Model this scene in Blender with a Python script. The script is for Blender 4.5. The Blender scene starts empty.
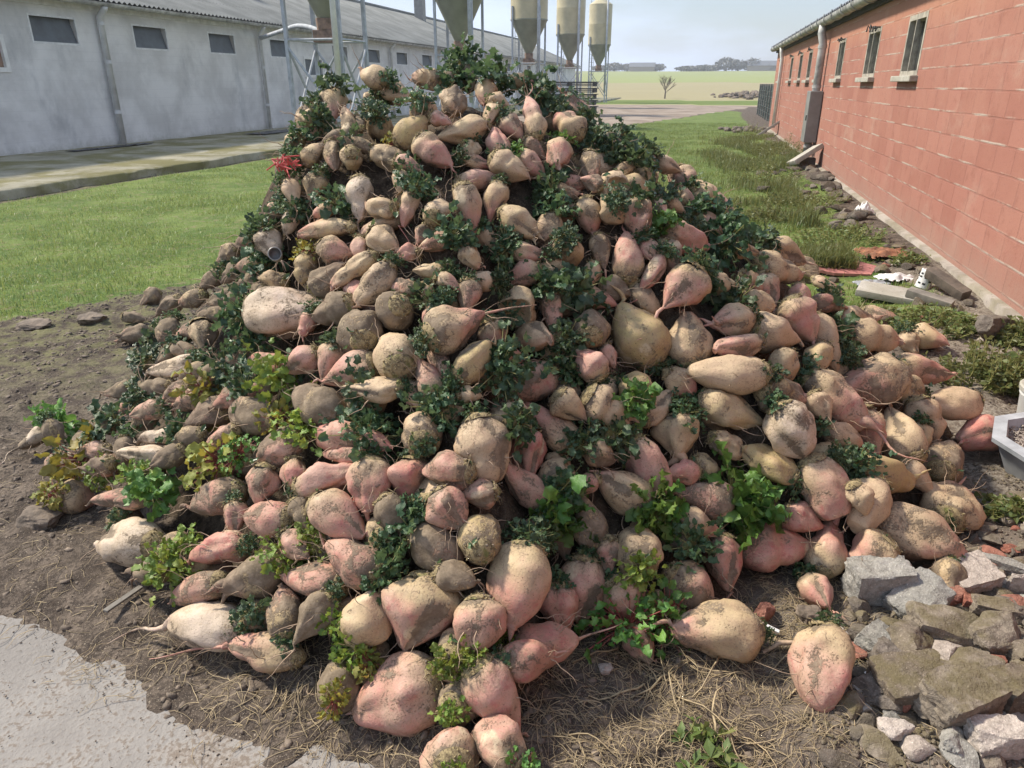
import bpy, math, random
import numpy as np
from mathutils import Vector, Matrix, Euler, noise as mnoise

random.seed(7)
rng = np.random.default_rng(7)
SC = bpy.context.scene
COL = SC.collection
R = math.radians

# ------------------------------------------------------------------ camera numbers
F = 725.0
PITCH = math.atan(300 / F)
EYE = 1.6
AZ = math.atan(198 * math.cos(PITCH) / F)          # heading of both barns
CP, SP = math.cos(PITCH), math.sin(PITCH)


def W(n, s, z=0.0):
    """yard coordinates (n to the right of the barns' heading, s along it) to world"""
    return Vector((n * math.cos(AZ) + s * math.sin(AZ), -n * math.sin(AZ) + s * math.cos(AZ), z))


def NS(x, y):
    return x * math.cos(AZ) - y * math.sin(AZ), x * math.sin(AZ) + y * math.cos(AZ)


def ray(u, v):
    a, b = (u - 512) / F, (v - 384) / F
    return Vector((a, CP - b * SP, -SP - b * CP))


def at(u, v, z=0.0):
    d = ray(u, v)
    t = (z - EYE) / d.z
    return Vector((d.x * t, d.y * t, z))


def proj(p):
    z = p[2] - EYE
    d = p[1] * CP - z * SP
    dn = -p[1] * SP - z * CP
    return 512 + F * p[0] / d, 384 + F * dn / d, d


# ------------------------------------------------------------------ noise
def _hash(i, j, k, seed):
    h = (i * 374761393 + j * 668265263 + k * 2147483647 + seed * 974711) & 0xFFFFFFFF
    h = ((h ^ (h >> 13)) * 1274126177) & 0xFFFFFFFF
    h = ((h ^ (h >> 16)) * 2246822519) & 0xFFFFFFFF
    return ((h ^ (h >> 15)) & 0xFFFFFF) / float(0xFFFFFF)


def vnoise(x, y, z=0.0, seed=0):
    x = np.asarray(x, float); y = np.asarray(y, float)
    z = z if x.ndim == 0 else np.zeros_like(x) + z
    if x.ndim == 0: return float(mnoise.noise((float(x) * .71 + seed * 3.17, float(y) * .71 + 1.3, float(z) * .71))) * 1.3
    i, j, k = np.floor(x).astype(np.int64), np.floor(y).astype(np.int64), np.floor(z).astype(np.int64)
    fx, fy, fz = x - i, y - j, z - k
    fx, fy, fz = [t * t * (3 - 2 * t) for t in (fx, fy, fz)]
    o = 0
    for a in (0, 1):
        for b in (0, 1):
            for c in (0, 1):
                w = (fx if a else 1 - fx) * (fy if b else 1 - fy) * (fz if c else 1 - fz)
                o = o + w * _hash(i + a, j + b, k + c, seed)
    return o * 2 - 1


def fbm(x, y, z=0.0, oct=4, seed=0):
    s, a = 0, 1.0
    tot = 0
    for o in range(oct):
        s = s + a * vnoise(np.asarray(x) * 2 ** o, np.asarray(y) * 2 ** o, np.asarray(z) * 2 ** o, seed + o * 17)
        tot += a
        a *= 0.5
    return s / tot


def sstep(a, b, x):
    t = np.clip((np.asarray(x, float) - a) / (b - a), 0, 1)
    return t * t * (3 - 2 * t)


# ------------------------------------------------------------------ object helpers
def tag(o, label, cat, group=None, kind=None):
    o['label'] = label
    o['category'] = cat
    if group: o['group'] = group
    if kind: o['kind'] = kind
    return o


def empty(name, loc=(0, 0, 0), rot=(0, 0, 0)):
    o = bpy.data.objects.new(name, None)
    o.empty_display_size = 0.1
    o.location = loc
    o.rotation_euler = rot
    COL.objects.link(o)
    return o


def link_mesh(name, me, mats, parent=None, smooth=False):
    o = bpy.data.objects.new(name, me)
    COL.objects.link(o)
    for m in (mats if isinstance(mats, (list, tuple)) else [mats]):
        me.materials.append(m)
    if parent is not None: o.parent = parent
    if smooth: me.polygons.foreach_set('use_smooth', np.ones(len(me.polygons), bool))
    return o


def np_mesh(name, V, faces, mat_idx=None):
    """V (N,3); faces: list of int arrays (M,3) or (M,4)"""
    me = bpy.data.meshes.new(name)
    V = np.asarray(V, np.float32)
    faces = [np.asarray(f, np.int32) for f in faces if len(f)]
    loops = np.concatenate([f.ravel() for f in faces])
    tot = np.concatenate([np.full(len(f), f.shape[1], np.int32) for f in faces])
    start = np.concatenate([[0], np.cumsum(tot)[:-1]]).astype(np.int32)
    me.vertices.add(len(V)); me.vertices.foreach_set('co', V.ravel())
    me.loops.add(len(loops)); me.loops.foreach_set('vertex_index', loops)
    me.polygons.add(len(tot)); me.polygons.foreach_set('loop_start', start)
    if mat_idx is not None: me.polygons.foreach_set('material_index', np.asarray(mat_idx, np.int32))
    me.update(calc_edges=True)
    return me


class MB:
    def __init__(s):
        s.v, s.f, s.m, s.cur = [], [], [], 0

    def add(s, vs, fs):
        b = len(s.v)
        s.v += [tuple(p) for p in vs]
        s.f += [tuple(b + i for i in f) for f in fs]
        s.m += [s.cur] * len(fs)

    def box(s, x0, x1, y0, y1, z0, z1, bev=0.0):
        if bev <= 0:
            vs = [(x, y, z) for z in (z0, z1) for y in (y0, y1) for x in (x0, x1)]
            s.add(vs, [(0, 2, 3, 1), (4, 5, 7, 6), (0, 1, 5, 4), (2, 6, 7, 3), (0, 4, 6, 2), (1, 3, 7, 5)])
            return
        import bmesh
        bm = bmesh.new()
        bmesh.ops.create_cube(bm, size=1)
        for q in bm.verts:
            q.co = Vector(((x0 + x1) / 2 + q.co.x * (x1 - x0), (y0 + y1) / 2 + q.co.y * (y1 - y0), (z0 + z1) / 2 + q.co.z * (z1 - z0)))
        bmesh.ops.bevel(bm, geom=bm.edges[:], offset=bev, segments=2, profile=0.6, affect='EDGES')
        bm.verts.index_update()
        s.add([q.co[:] for q in bm.verts], [tuple(q.index for q in fc.verts) for fc in bm.faces])
        bm.free()

    def tube(s, pts, r, n=8, cap=True):
        pts = [Vector(p) for p in pts]
        rs = r if isinstance(r, (list, tuple)) else [r] * len(pts)
        vs, fs = [], []
        ref = None
        for i, p in enumerate(pts):
            d = (pts[min(i + 1, len(pts) - 1)] - pts[max(i - 1, 0)]).normalized()
            if ref is None:
                ref = d.orthogonal().normalized()
            a = (ref - d * ref.dot(d))
            a = a.normalized() if a.length > 1e-6 else d.orthogonal().normalized()
            ref = a
            b = d.cross(a)
            for k in range(n):
                t = 2 * math.pi * k / n
                vs.append(p + (a * math.cos(t) + b * math.sin(t)) * rs[i])
        for i in range(len(pts) - 1):
            for k in range(n):
                fs.append((i * n + k, i * n + (k + 1) % n, (i + 1) * n + (k + 1) % n, (i + 1) * n + k))
        if cap:
            fs.append(tuple(range(n))[::-1]); fs.append(tuple((len(pts) - 1) * n + k for k in range(n)))
        s.add(vs, fs)

    def lathe(s, prof, c=(0, 0), n=24, cap=True):
        """prof: list of (radius, z)"""
        vs, fs = [], []
        for r_, z in prof:
            for k in range(n):
                t = 2 * math.pi * k / n
                vs.append((c[0] + r_ * math.cos(t), c[1] + r_ * math.sin(t), z))
        for i in range(len(prof) - 1):
            for k in range(n):
                fs.append((i * n + k, i * n + (k + 1) % n, (i + 1) * n + (k + 1) % n, (i + 1) * n + k))
        if cap:
            fs.append(tuple(range(n))[::-1]); fs.append(tuple((len(prof) - 1) * n + k for k in range(n)))
        s.add(vs, fs)

    def build(s, name, mat, parent=None, smooth=False, autosmooth=None):
        me = bpy.data.meshes.new(name)
        me.from_pydata(s.v, [], s.f)
        if any(s.m): me.polygons.foreach_set('material_index', s.m)
        o = link_mesh(name, me, mat, parent, smooth)
        if autosmooth is not None:
            me.polygons.foreach_set('use_smooth', np.ones(len(me.polygons), bool))
            me.set_sharp_from_angle(angle=R(autosmooth))
        me.update()
        return o


# ------------------------------------------------------------------ materials
class NT:
    def __init__(s, name):
        s.mat = bpy.data.materials.new(name)
        s.mat.use_nodes = True
        s.t = s.mat.node_tree
        s.t.nodes.clear()
        s.out = s.t.nodes.new('ShaderNodeOutputMaterial')
        s.b = s.t.nodes.new('ShaderNodeBsdfPrincipled')
        s.t.links.new(s.b.outputs[0], s.out.inputs[0])

    def n(s, typ, **kw):
        x = s.t.nodes.new('ShaderNode' + typ)
        for k, v in kw.items(): setattr(x, k, v)
        return x

    def put(s, sock, val):
        if val is None: return
        if isinstance(val, bpy.types.NodeSocket): s.t.links.new(val, sock)
        elif isinstance(val, (tuple, list)) and len(val) == 3 and sock.type == 'RGBA': sock.default_value = (*val, 1)
        else: sock.default_value = val

    def math(s, op, a, b=None, c=None, clamp=False):
        x = s.n('Math', operation=op, use_clamp=clamp)
        for i, q in enumerate((a, b, c)):
            if q is not None: s.put(x.inputs[i], q)
        return x.outputs[0]

    def mix(s, f, a, b, mode='MIX'):
        x = s.n('Mix', data_type='RGBA', blend_type=mode)
        s.put(x.inputs[0], f); s.put(x.inputs[6], a); s.put(x.inputs[7], b)
        return x.outputs[2]

    def noise(s, vec, scale, detail=4, rough=0.55, dist=0.0, out='Fac'):
        x = s.n('TexNoise')
        if vec is not None: s.put(x.inputs['Vector'], vec)
        x.inputs['Scale'].default_value = scale; x.inputs['Detail'].default_value = detail
        x.inputs['Roughness'].default_value = rough; x.inputs['Distortion'].default_value = dist
        return x.outputs[out]

    def voro(s, vec, scale, feature='F1', out='Distance'):
        x = s.n('TexVoronoi', feature=feature)
        if vec is not None: s.put(x.inputs['Vector'], vec)
        x.inputs['Scale'].default_value = scale
        return x.outputs[out]

    def ramp(s, f, stops):
        x = s.n('ValToRGB')
        e = x.color_ramp.elements
        while len(e) < len(stops): e.new(0.5)
        for q, (p, c) in zip(e, stops):
            q.position = p
            q.color = (c, c, c, 1) if not isinstance(c, (tuple, list)) else (*c, 1)
        s.put(x.inputs[0], f)
        return x.outputs[0]

    def maprange(s, v, a, b, c=0.0, d=1.0):
        x = s.n('MapRange', interpolation_type='SMOOTHSTEP')
        for i, q in enumerate((v, a, b, c, d)): s.put(x.inputs[i], q)
        return x.outputs[0]

    def attr(s, name, typ='GEOMETRY', out='Fac'):
        x = s.n('Attribute', attribute_type=typ, attribute_name=name)
        return x.outputs[out]

    def coord(s, which='Object'):
        return s.n('TexCoord').outputs[which]

    def pos(s):
        return s.n('NewGeometry').outputs['Position']

    def mapping(s, vec, scale=(1, 1, 1), rot=(0, 0, 0), loc=(0, 0, 0)):
        x = s.n('Mapping')
        s.put(x.inputs[0], vec)
        x.inputs['Scale'].default_value = scale; x.inputs['Rotation'].default_value = rot; x.inputs['Location'].default_value = loc
        return x.outputs[0]

    def bump(s, h, strength=0.5, dist=0.01, normal=None):
        x = s.n('Bump')
        x.inputs['Strength'].default_value = strength; x.inputs['Distance'].default_value = dist
        s.put(x.inputs['Height'], h)
        if normal is not None: s.put(x.inputs['Normal'], normal)
        return x.outputs[0]

    def done(s, col=None, rough=None, normal=None, spec=None, metal=None):
        s.put(s.b.inputs['Base Color'], col); s.put(s.b.inputs['Roughness'], rough)
        s.put(s.b.inputs['Normal'], normal); s.put(s.b.inputs['Metallic'], metal)
        if spec is not None: s.put(s.b.inputs['Specular IOR Level'], spec)
        return s.mat


def simple(name, col, rough=0.6, var=0.15, scale=8.0, metal=0.0, bump=0.0, col2=None, spec=None, bscale=None):
    q = NT(name)
    c = q.coord()
    f = q.noise(c, scale, 6, 0.6)
    f2 = q.ramp(f, [(0.3, 0.0), (0.7, 1.0)])
    d = col2 or tuple(max(0, v * (1 - var * 2)) for v in col)
    e = tuple(min(1, v * (1 + var)) for v in col)
    colr = q.mix(f2, d, e)
    nrm = q.bump(q.noise(c, bscale or scale * 6, 5), bump, 0.01) if bump else None
    return q.done(colr, q.maprange(f, 0.3, 0.7, rough - 0.08, min(1, rough + 0.08)), nrm, spec, metal)


def m_beet():
    q = NT('beet_skin')
    o = q.coord()
    along = q.attr('along')
    seedv = q.attr('seed', 'OBJECT')
    off = q.n('VectorMath', operation='ADD')
    q.put(off.inputs[0], o)
    comb = q.n('CombineXYZ')
    q.put(comb.inputs[0], seedv); q.put(comb.inputs[1], q.math('MULTIPLY', seedv, 1.7)); q.put(comb.inputs[2], q.math('MULTIPLY', seedv, 0.6))
    q.put(off.inputs[1], comb.outputs[0])
    v = off.outputs[0]
    pink = q.attr('pink', 'OBJECT'); dirt = q.attr('dirt', 'OBJECT'); tone = q.attr('tone', 'OBJECT'); pale = q.attr('pale', 'OBJECT')
    nlow = q.noise(v, 9, 3, 0.5); nmid = q.noise(v, 30, 5, 0.6); nfine = q.noise(v, 150, 4, 0.6)
    # above ground part tan, olive or ochre; the buried part pink
    tan = q.mix(tone, (0.50, 0.365, 0.225), (0.42, 0.325, 0.150))
    tan = q.mix(q.maprange(nmid, 0.35, 0.7), tan, q.mix(0.55, tan, (0.40, 0.265, 0.175)))
    pk = q.mix(q.maprange(nlow, 0.35, 0.65), (0.46, 0.195, 0.155), (0.50, 0.285, 0.220))
    pk = q.mix(q.maprange(nmid, 0.48, 0.72), pk, (0.40, 0.125, 0.110))
    w = q.math('ADD', along, q.math('MULTIPLY', q.math('SUBTRACT', nlow, 0.5), 0.9))
    w = q.math('ADD', w, q.math('SUBTRACT', q.math('MULTIPLY', pink, 1.1), 0.62))
    f = q.maprange(w, 0.32, 0.72)
    f = q.math('MULTIPLY', f, q.maprange(pink, 0.0, 0.45, 0.25, 1.0))
    col = q.mix(f, tan, pk)
    col = q.mix(q.math('MULTIPLY', pale, q.maprange(nlow, 0.3, 0.6, 0.55, 0.95)), col, (0.60, 0.50, 0.40))
    # scuffs with a pale crust and long fibre marks
    st = q.noise(q.mapping(v, (14, 90, 90)), 1.0, 4, 0.6)
    col = q.mix(q.maprange(st, 0.57, 0.75, 0, 0.4), col, (0.52, 0.40, 0.27))
    # netted scars and dried fibre on the crown side
    net = q.voro(q.mapping(v, (1, 1, 1)), 55, 'DISTANCE_TO_EDGE')
    cz = q.maprange(q.math('ADD', along, q.math('MULTIPLY', q.math('SUBTRACT', nlow, .5), .6)), .42, .08)
    col = q.mix(q.math('MULTIPLY', q.math('MULTIPLY', cz, q.maprange(net, .10, .02)), q.maprange(nmid, .45, .6, 0, .75)), col, (0.14, 0.10, 0.06))
    fl = q.noise(q.mapping(v, (60, 170, 170), (.4, .7, .2)), 1.0, 3, .6, 1.0)
    col = q.mix(q.math('MULTIPLY', q.maprange(fl, .58, .66), q.math('MULTIPLY', cz, .75)), col, (0.50, 0.41, 0.25))
    col = q.mix(q.math('MULTIPLY', q.maprange(fl, .42, .34), q.math('ADD', q.math('MULTIPLY', cz, .6), .22)), col, (0.11, 0.08, 0.052))
    scr = q.voro(q.mapping(v, (7, 16, 16), (.3, .5, .1)), 1.0, out='Color')
    sx = q.n('SeparateColor'); q.put(sx.inputs[0], scr)
    scm = q.math('MULTIPLY', q.maprange(sx.outputs[0], .86, .88), q.maprange(q.voro(q.mapping(v, (7, 16, 16), (.3, .5, .1)), 1.0), .42, .30))
    col = q.mix(q.math('MULTIPLY', scm, q.maprange(nmid, .4, .55, .2, .8)), col, (0.60, 0.50, 0.34))
    # soil
    dn = q.noise(v, 14, 7, 0.68, 0.4)
    dn2 = q.math('ADD', q.math('MULTIPLY', dn, 0.72), q.math('MULTIPLY', nfine, 0.28))
    thr = q.math('SUBTRACT', 0.685, q.math('MULTIPLY', dirt, 0.29))
    crease = q.attr('crease')
    crown = q.maprange(along, 0.26, 0.02, 0.0, 0.13)
    dd = q.math('SUBTRACT', q.math('ADD', dn2, q.math('ADD', crown, q.math('MULTIPLY', crease, .16))), thr)
    dm = q.maprange(dd, 0.0, 0.07)
    soil = q.mix(nfine, (0.075, 0.056, 0.040), (0.21, 0.165, 0.118))
    soil = q.mix(q.maprange(nmid, .4, .7), soil, (0.27, 0.215, 0.155))
    thin = q.math('MULTIPLY', q.maprange(dd, -0.15, 0.0), 0.42)
    col = q.mix(thin, col, (0.30, 0.23, 0.145))
    col = q.mix(q.math('MULTIPLY', dm, 0.9), col, soil)
    sp = q.voro(v, 75)
    pores = q.maprange(sp, 0.06, 0.13, 1.0, 0.0)
    pores = q.math('MULTIPLY', pores, q.maprange(q.noise(v, 12, 2), 0.42, 0.56))
    col = q.mix(q.math('MULTIPLY', pores, 0.8), col, (0.09, 0.062, 0.04))
    sp2 = q.maprange(q.noise(v, 210, 2, 0.5), 0.64, 0.72)
    col = q.mix(q.math('MULTIPLY', sp2, 0.7), col, (0.13, 0.09, 0.06))
    h = q.math('ADD', q.math('MULTIPLY', dm, 0.6), q.math('ADD', q.math('MULTIPLY', nfine, 0.45), q.math('MULTIPLY', nmid, 0.5)))
    h = q.math('SUBTRACT', h, q.math('MULTIPLY', pores, 0.4))
    nrm = q.bump(h, 0.75, 0.005)
    rough = q.math('ADD', q.maprange(nmid, 0.3, 0.7, 0.55, 0.72), q.math('MULTIPLY', dm, 0.3))
    m = q.done(col, rough, nrm, 0.3)
    q.b.inputs['Subsurface Weight'].default_value = 0.0
    return m


def m_crown():
    q = NT('beet_crown')
    v = q.pos()
    a, b = q.noise(v, 60, 5, 0.65), q.noise(v, 220, 3)
    col = q.mix(q.maprange(a, 0.35, 0.6), (0.115, 0.088, 0.052), (0.33, 0.26, 0.145))
    col = q.mix(q.maprange(b, 0.5, 0.7), col, (0.41, 0.33, 0.17))
    col = q.mix(q.maprange(q.noise(v, 25, 3), 0.55, 0.7, 0, 0.7), col, (0.15, 0.17, 0.05))
    return q.done(col, 0.85, q.bump(q.math('ADD', a, q.math('MULTIPLY', b, .6)), 0.9, 0.006), 0.2)


def m_leaf(name, c0, c1, c2, rough=0.42, trans=0.25):
    q = NT(name)
    ri = q.n('NewGeometry').outputs['Random Per Island']
    n = q.noise(q.coord(), 40, 4)
    col = q.ramp(ri, [(0.0, c0), (0.55, c1), (1.0, c2)])
    col = q.mix(q.maprange(n, 0.4, 0.7, 0, 0.55), col, tuple(v * 1.6 for v in c1))
    obr = q.n('ObjectInfo').outputs['Random']
    hs = q.n('HueSaturation')
    q.put(hs.inputs['Hue'], q.maprange(obr, 0, 1, 0.488, 0.512)); q.put(hs.inputs['Value'], q.maprange(obr, 0, 1, 0.8, 1.25))
    q.put(hs.inputs['Color'], col)
    col = hs.outputs[0]
    q.done(col, rough, q.bump(n, 0.5, 0.004), 0.5)
    tr = q.n('BsdfTranslucent')
    q.put(tr.inputs[0], q.mix(0.5, col, tuple(min(1, v * 2.2) for v in c2)))
    ms = q.n('MixShader')
    ms.inputs[0].default_value = trans
    q.t.links.new(q.b.outputs[0], ms.inputs[1]); q.t.links.new(tr.outputs[0], ms.inputs[2])
    q.t.links.new(ms.outputs[0], q.out.inputs[0])
    return q.mat


def m_ground():
    """one sheet: bare soil, lawn, track, fields; the zones come from vertex attributes"""
    q = NT('yard_ground')
    p = q.pos()
    g, tr, fd, st, mo = [q.attr(k) for k in ('grass', 'track', 'field', 'stony', 'moss')]
    n1, n2, n3, n4 = q.noise(p, 1.3, 6, .6), q.noise(p, 9, 6, .65), q.noise(p, 55, 5, .65), q.noise(p, 260, 3)
    soil = q.mix(q.maprange(n2, .35, .65), (0.058, 0.045, 0.036), (0.165, 0.132, 0.104))
    soil = q.mix(q.maprange(n3, .44, .60, 0, .8), soil, (0.05, 0.040, 0.033))
    soil = q.mix(q.maprange(n4, .56, .72, 0, .8), soil, (0.33, 0.275, 0.215))
    soil = q.mix(q.math('MULTIPLY', q.math('MULTIPLY', mo, q.maprange(n2, .4, .62)), .6), soil, (0.15, 0.155, 0.06))
    chip = q.voro(p, 70)
    soil = q.mix(q.math('MULTIPLY', q.maprange(chip, .12, .2, 1, 0), q.maprange(q.noise(p, 6, 3), .5, .62)), soil, (0.33, 0.28, 0.215))
    soil = q.mix(q.math('MULTIPLY', st, q.maprange(n3, .4, .6)), soil, (0.27, 0.235, 0.19))
    lawn = q.mix(q.maprange(n1, .35, .65), (0.085, 0.140, 0.034), (0.16, 0.215, 0.058))
    lawn = q.mix(q.maprange(n3, .42, .65, 0, .65), lawn, (0.06, 0.08, 0.022))
    lawn = q.mix(q.maprange(n2, .50, .66, 0, .7), lawn, (0.21, 0.18, 0.105))
    trk = q.mix(q.maprange(q.noise(p, .7, 5), .35, .65), (0.20, 0.158, 0.125), (0.30, 0.25, 0.205))
    # fields: the value in the attribute picks stubble (1) or winter crop (2) or verge (3)
    fm = q.mapping(p, (0.05, 0.25, 0.1), (0, 0, -AZ))
    fn = q.noise(fm, 1.0, 6, .6)
    f1 = q.mix(fn, (0.24, 0.215, 0.125), (0.33, 0.29, 0.165))
    f2 = q.mix(fn, (0.20, 0.235, 0.09), (0.28, 0.30, 0.12))
    f3 = q.mix(n1, (0.085, 0.125, 0.03), (0.15, 0.19, 0.05))
    fcol = q.mix(q.maprange(fd, 1.3, 1.7), f1, f2)
    fcol = q.mix(q.maprange(fd, 2.3, 2.7), fcol, f3)
    ge = q.maprange(q.math('ADD', g, q.math('MULTIPLY', q.math('SUBTRACT', n2, .5), .9)), .42, .58)
    col = q.mix(ge, soil, lawn)
    te = q.maprange(q.math('ADD', tr, q.math('MULTIPLY', q.math('SUBTRACT', n1, .5), .6)), .4, .6)
    col = q.mix(te, col, trk)
    col = q.mix(q.maprange(fd, .2, .8), col, fcol)
    h = q.math('ADD', q.math('MULTIPLY', n2, 1.0), q.math('ADD', q.math('MULTIPLY', n3, .55), q.math('MULTIPLY', n4, .2)))
    return q.done(col, .93, q.bump(h, .9, .02), .15)


def m_concrete(name, a, b, moss=0.0, scale=3.0, dark=(0.10, 0.09, 0.08)):
    q = NT(name)
    p = q.pos()
    n1, n2, n3 = q.noise(p, scale, 7, .62), q.noise(p, scale * 9, 6, .65), q.noise(p, scale * 60, 3)
    col = q.mix(q.maprange(n1, .35, .65), a, b)
    col = q.mix(q.maprange(n2, .56, .74, 0, .75), col, dark)
    col = q.mix(q.maprange(n3, .6, .75, 0, .5), col, dark)
    if moss:
        col = q.mix(q.math('MULTIPLY', q.maprange(q.noise(p, scale * .8, 6, .65, .3), .42, .60), moss), col, (0.15, 0.135, 0.042))
    h = q.math('ADD', q.math('MULTIPLY', n2, .7), q.math('MULTIPLY', n3, .4))
    return q.done(col, .85, q.bump(h, .6, .008), .25)


def m_wall_left():
    q = NT('grey_cement_render')
    o = q.coord()
    n1 = q.noise(q.mapping(o, (.55, .55, .6)), 1.5, 7, .62, .2)
    n2 = q.noise(o, 7, 6, .65)
    stn = q.noise(q.mapping(o, (1, 1.0, .45)), 1.3, 6, .65)
    col = q.mix(q.maprange(n1, .36, .64), (0.57, 0.565, 0.555), (0.74, 0.735, 0.725))
    col = q.mix(q.maprange(stn, .5, .72, 0, .45), col, (0.30, 0.315, 0.33))
    col = q.mix(q.maprange(n2, .58, .74, 0, .35), col, (0.66, 0.68, 0.69))
    sep = q.n('SeparateXYZ'); q.put(sep.inputs[0], o)
    jo = q.n('Math', operation='PINGPONG'); q.put(jo.inputs[0], sep.outputs[2]); jo.inputs[1].default_value = .105
    line = q.maprange(jo.outputs[0], 0.0, .008, .16, 0.0)
    col = q.mix(line, col, (0.28, 0.29, 0.30))
    low = q.maprange(q.math('ADD', sep.outputs[2], q.math('MULTIPLY', n2, .5)), .65, .30, 0, .55)
    col = q.mix(low, col, (0.28, 0.29, 0.24))
    return q.done(col, .9, q.bump(q.math('ADD', n2, q.math('MULTIPLY', q.noise(o, 90, 4), .5)), .4, .01), .2)


def m_wall_right():
    q = NT('red_painted_block')
    o = q.coord()
    sep = q.n('SeparateXYZ'); q.put(sep.inputs[0], o)
    cb = q.n('CombineXYZ'); q.put(cb.inputs[0], sep.outputs[1]); q.put(cb.inputs[1], sep.outputs[2])
    br = q.n('TexBrick')
    wob = q.n('VectorMath', operation='ADD')
    nz = q.n('VectorMath', operation='SCALE'); q.put(nz.inputs[0], q.noise(o, 2.2, 3, out='Color')); nz.inputs['Scale'].default_value = .022
    q.put(wob.inputs[0], cb.outputs[0]); q.put(wob.inputs[1], nz.outputs[0])
    q.put(br.inputs['Vector'], wob.outputs[0])
    for k, v in dict(Scale=1.0).items(): br.inputs[k].default_value = v
    br.inputs['Brick Width'].default_value = .39; br.inputs['Row Height'].default_value = .195
    br.inputs['Mortar Size'].default_value = .0085; br.inputs['Mortar Smooth'].default_value = .25
    br.inputs['Color1'].default_value = (0, 0, 0, 1); br.inputs['Color2'].default_value = (1, 1, 1, 1); br.inputs['Bias'].default_value = 0
    n1, n2, n3 = q.noise(o, 1.1, 6, .6), q.noise(o, 8, 6, .65), q.noise(o, 60, 4)
    base = q.mix(br.outputs['Color'], (0.300, 0.128, 0.096), (0.355, 0.162, 0.124))
    base = q.mix(q.maprange(n1, .35, .68, 0, .7), base, (0.375, 0.185, 0.138))
    base = q.mix(q.maprange(n2, .52, .72, 0, .55), base, (0.245, 0.105, 0.078))
    base = q.mix(q.maprange(q.noise(q.mapping(o, (1, .8, 1.0)), 1.7, 6, .65), .52, .72, 0, .6), base, (0.40, 0.255, 0.20))
    fac = br.outputs['Fac']
    bedv = q.math('ADD', sep.outputs[2], q.math('MULTIPLY', q.math('SUBTRACT', q.noise(o, 2.2, 3), .5), .02))
    bed = q.n('Math', operation='PINGPONG'); q.put(bed.inputs[0], bedv); bed.inputs[1].default_value = .0975
    bedl = q.maprange(bed.outputs[0], .004, .012, 1, 0)
    worn = q.maprange(q.noise(q.mapping(o, (1, 1.3, 5.2)), 1.3, 6, .65), .44, .60)
    col = q.mix(q.math('MULTIPLY', fac, q.maprange(n2, .42, .65, 0, .45)), base, (0.29, 0.145, 0.12))
    col = q.mix(q.math('MULTIPLY', bedl, q.math('MULTIPLY', worn, .85)), col, (0.46, 0.40, 0.34))
    low = q.maprange(q.math('ADD', sep.outputs[2], q.math('MULTIPLY', n2, .55)), .85, .30, 0, .75)
    col = q.mix(low, col, (0.29, 0.185, 0.145))
    col = q.mix(q.maprange(n3, .56, .70, 0, .5), col, (0.21, 0.10, 0.08))
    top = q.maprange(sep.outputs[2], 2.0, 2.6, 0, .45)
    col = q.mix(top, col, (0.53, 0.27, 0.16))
    h = q.math('ADD', q.math('MULTIPLY', fac, -1.0), q.math('ADD', q.math('MULTIPLY', n2, .35), q.math('MULTIPLY', n3, .3)))
    return q.done(col, .82, q.bump(h, .8, .008), .25)


def m_stone(name, a, b, moss=0.5):
    q = NT(name)
    o = q.coord()
    r_ = q.n('ObjectInfo').outputs['Random']
    p = q.pos()
    n1, n2, n3 = q.noise(p, 7, 6, .65), q.noise(p, 38, 6, .7), q.noise(p, 170, 3)
    col = q.mix(r_, a, b)
    col = q.mix(q.maprange(n2, .38, .7, 0, .7), col, tuple(v * .45 for v in a))
    col = q.mix(q.maprange(n3, .58, .72, 0, .55), col, tuple(min(1, v * 1.7) for v in b))
    sep = q.n('SeparateXYZ'); q.put(sep.inputs[0], q.n('NewGeometry').outputs['Normal'])
    up = q.maprange(sep.outputs[2], .1, .9)
    if moss:
        mm = q.math('MULTIPLY', q.math('MULTIPLY', up, q.maprange(n1, .40, .58)), moss)
        col = q.mix(mm, col, (0.125, 0.105, 0.045))
    return q.done(col, .9, q.bump(q.math('ADD', n2, q.math('MULTIPLY', n3, .4)), .8, .012), .2)


def m_roof():
    q = NT('fibre_cement_roof')
    o = q.coord()
    n1, n2 = q.noise(o, .8, 6, .6), q.noise(o, 12, 5)
    col = q.mix(q.maprange(n1, .35, .65), (0.15, 0.158, 0.152), (0.22, 0.228, 0.22))
    col = q.mix(q.maprange(n2, .55, .7, 0, .5), col, (0.14, 0.15, 0.14))
    sep = q.n('SeparateXYZ'); q.put(sep.inputs[0], o)
    lap = q.n('Math', operation='PINGPONG'); q.put(lap.inputs[0], sep.outputs[0]); lap.inputs[1].default_value = .7
    col = q.mix(q.maprange(lap.outputs[0], 0, .03, .6, 0), col, (0.10, 0.10, 0.10))
    return q.done(col, .88, q.bump(n2, .4, .01), .2)

# ================================================================== LIGHT, SKY, CAMERA
SUN_DIR = Vector((-0.62, 0.27, 0.76)).normalized()      # towards the sun: left, a little ahead
SUN_EL = math.asin(SUN_DIR.z)
world = bpy.data.worlds.new("World"); SC.world = world
world.use_nodes = True
wt = world.node_tree; wt.nodes.clear()
wo = wt.nodes.new('ShaderNodeOutputWorld'); wb = wt.nodes.new('ShaderNodeBackground')
sky = wt.nodes.new('ShaderNodeTexSky'); sky.sky_type = 'NISHITA'; sky.sun_disc = False
sky.sun_elevation = SUN_EL
sky.sun_rotation = math.atan2(SUN_DIR.x, SUN_DIR.y)
sky.air_density = 1.2; sky.dust_density = 1.5; sky.ozone_density = 1.6
tc = wt.nodes.new('ShaderNodeTexCoord')
mp = wt.nodes.new('ShaderNodeMapping'); mp.inputs['Scale'].default_value = (1, 1, 3.6); mp.inputs['Location'].default_value = (.35, .1, .2)
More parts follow.
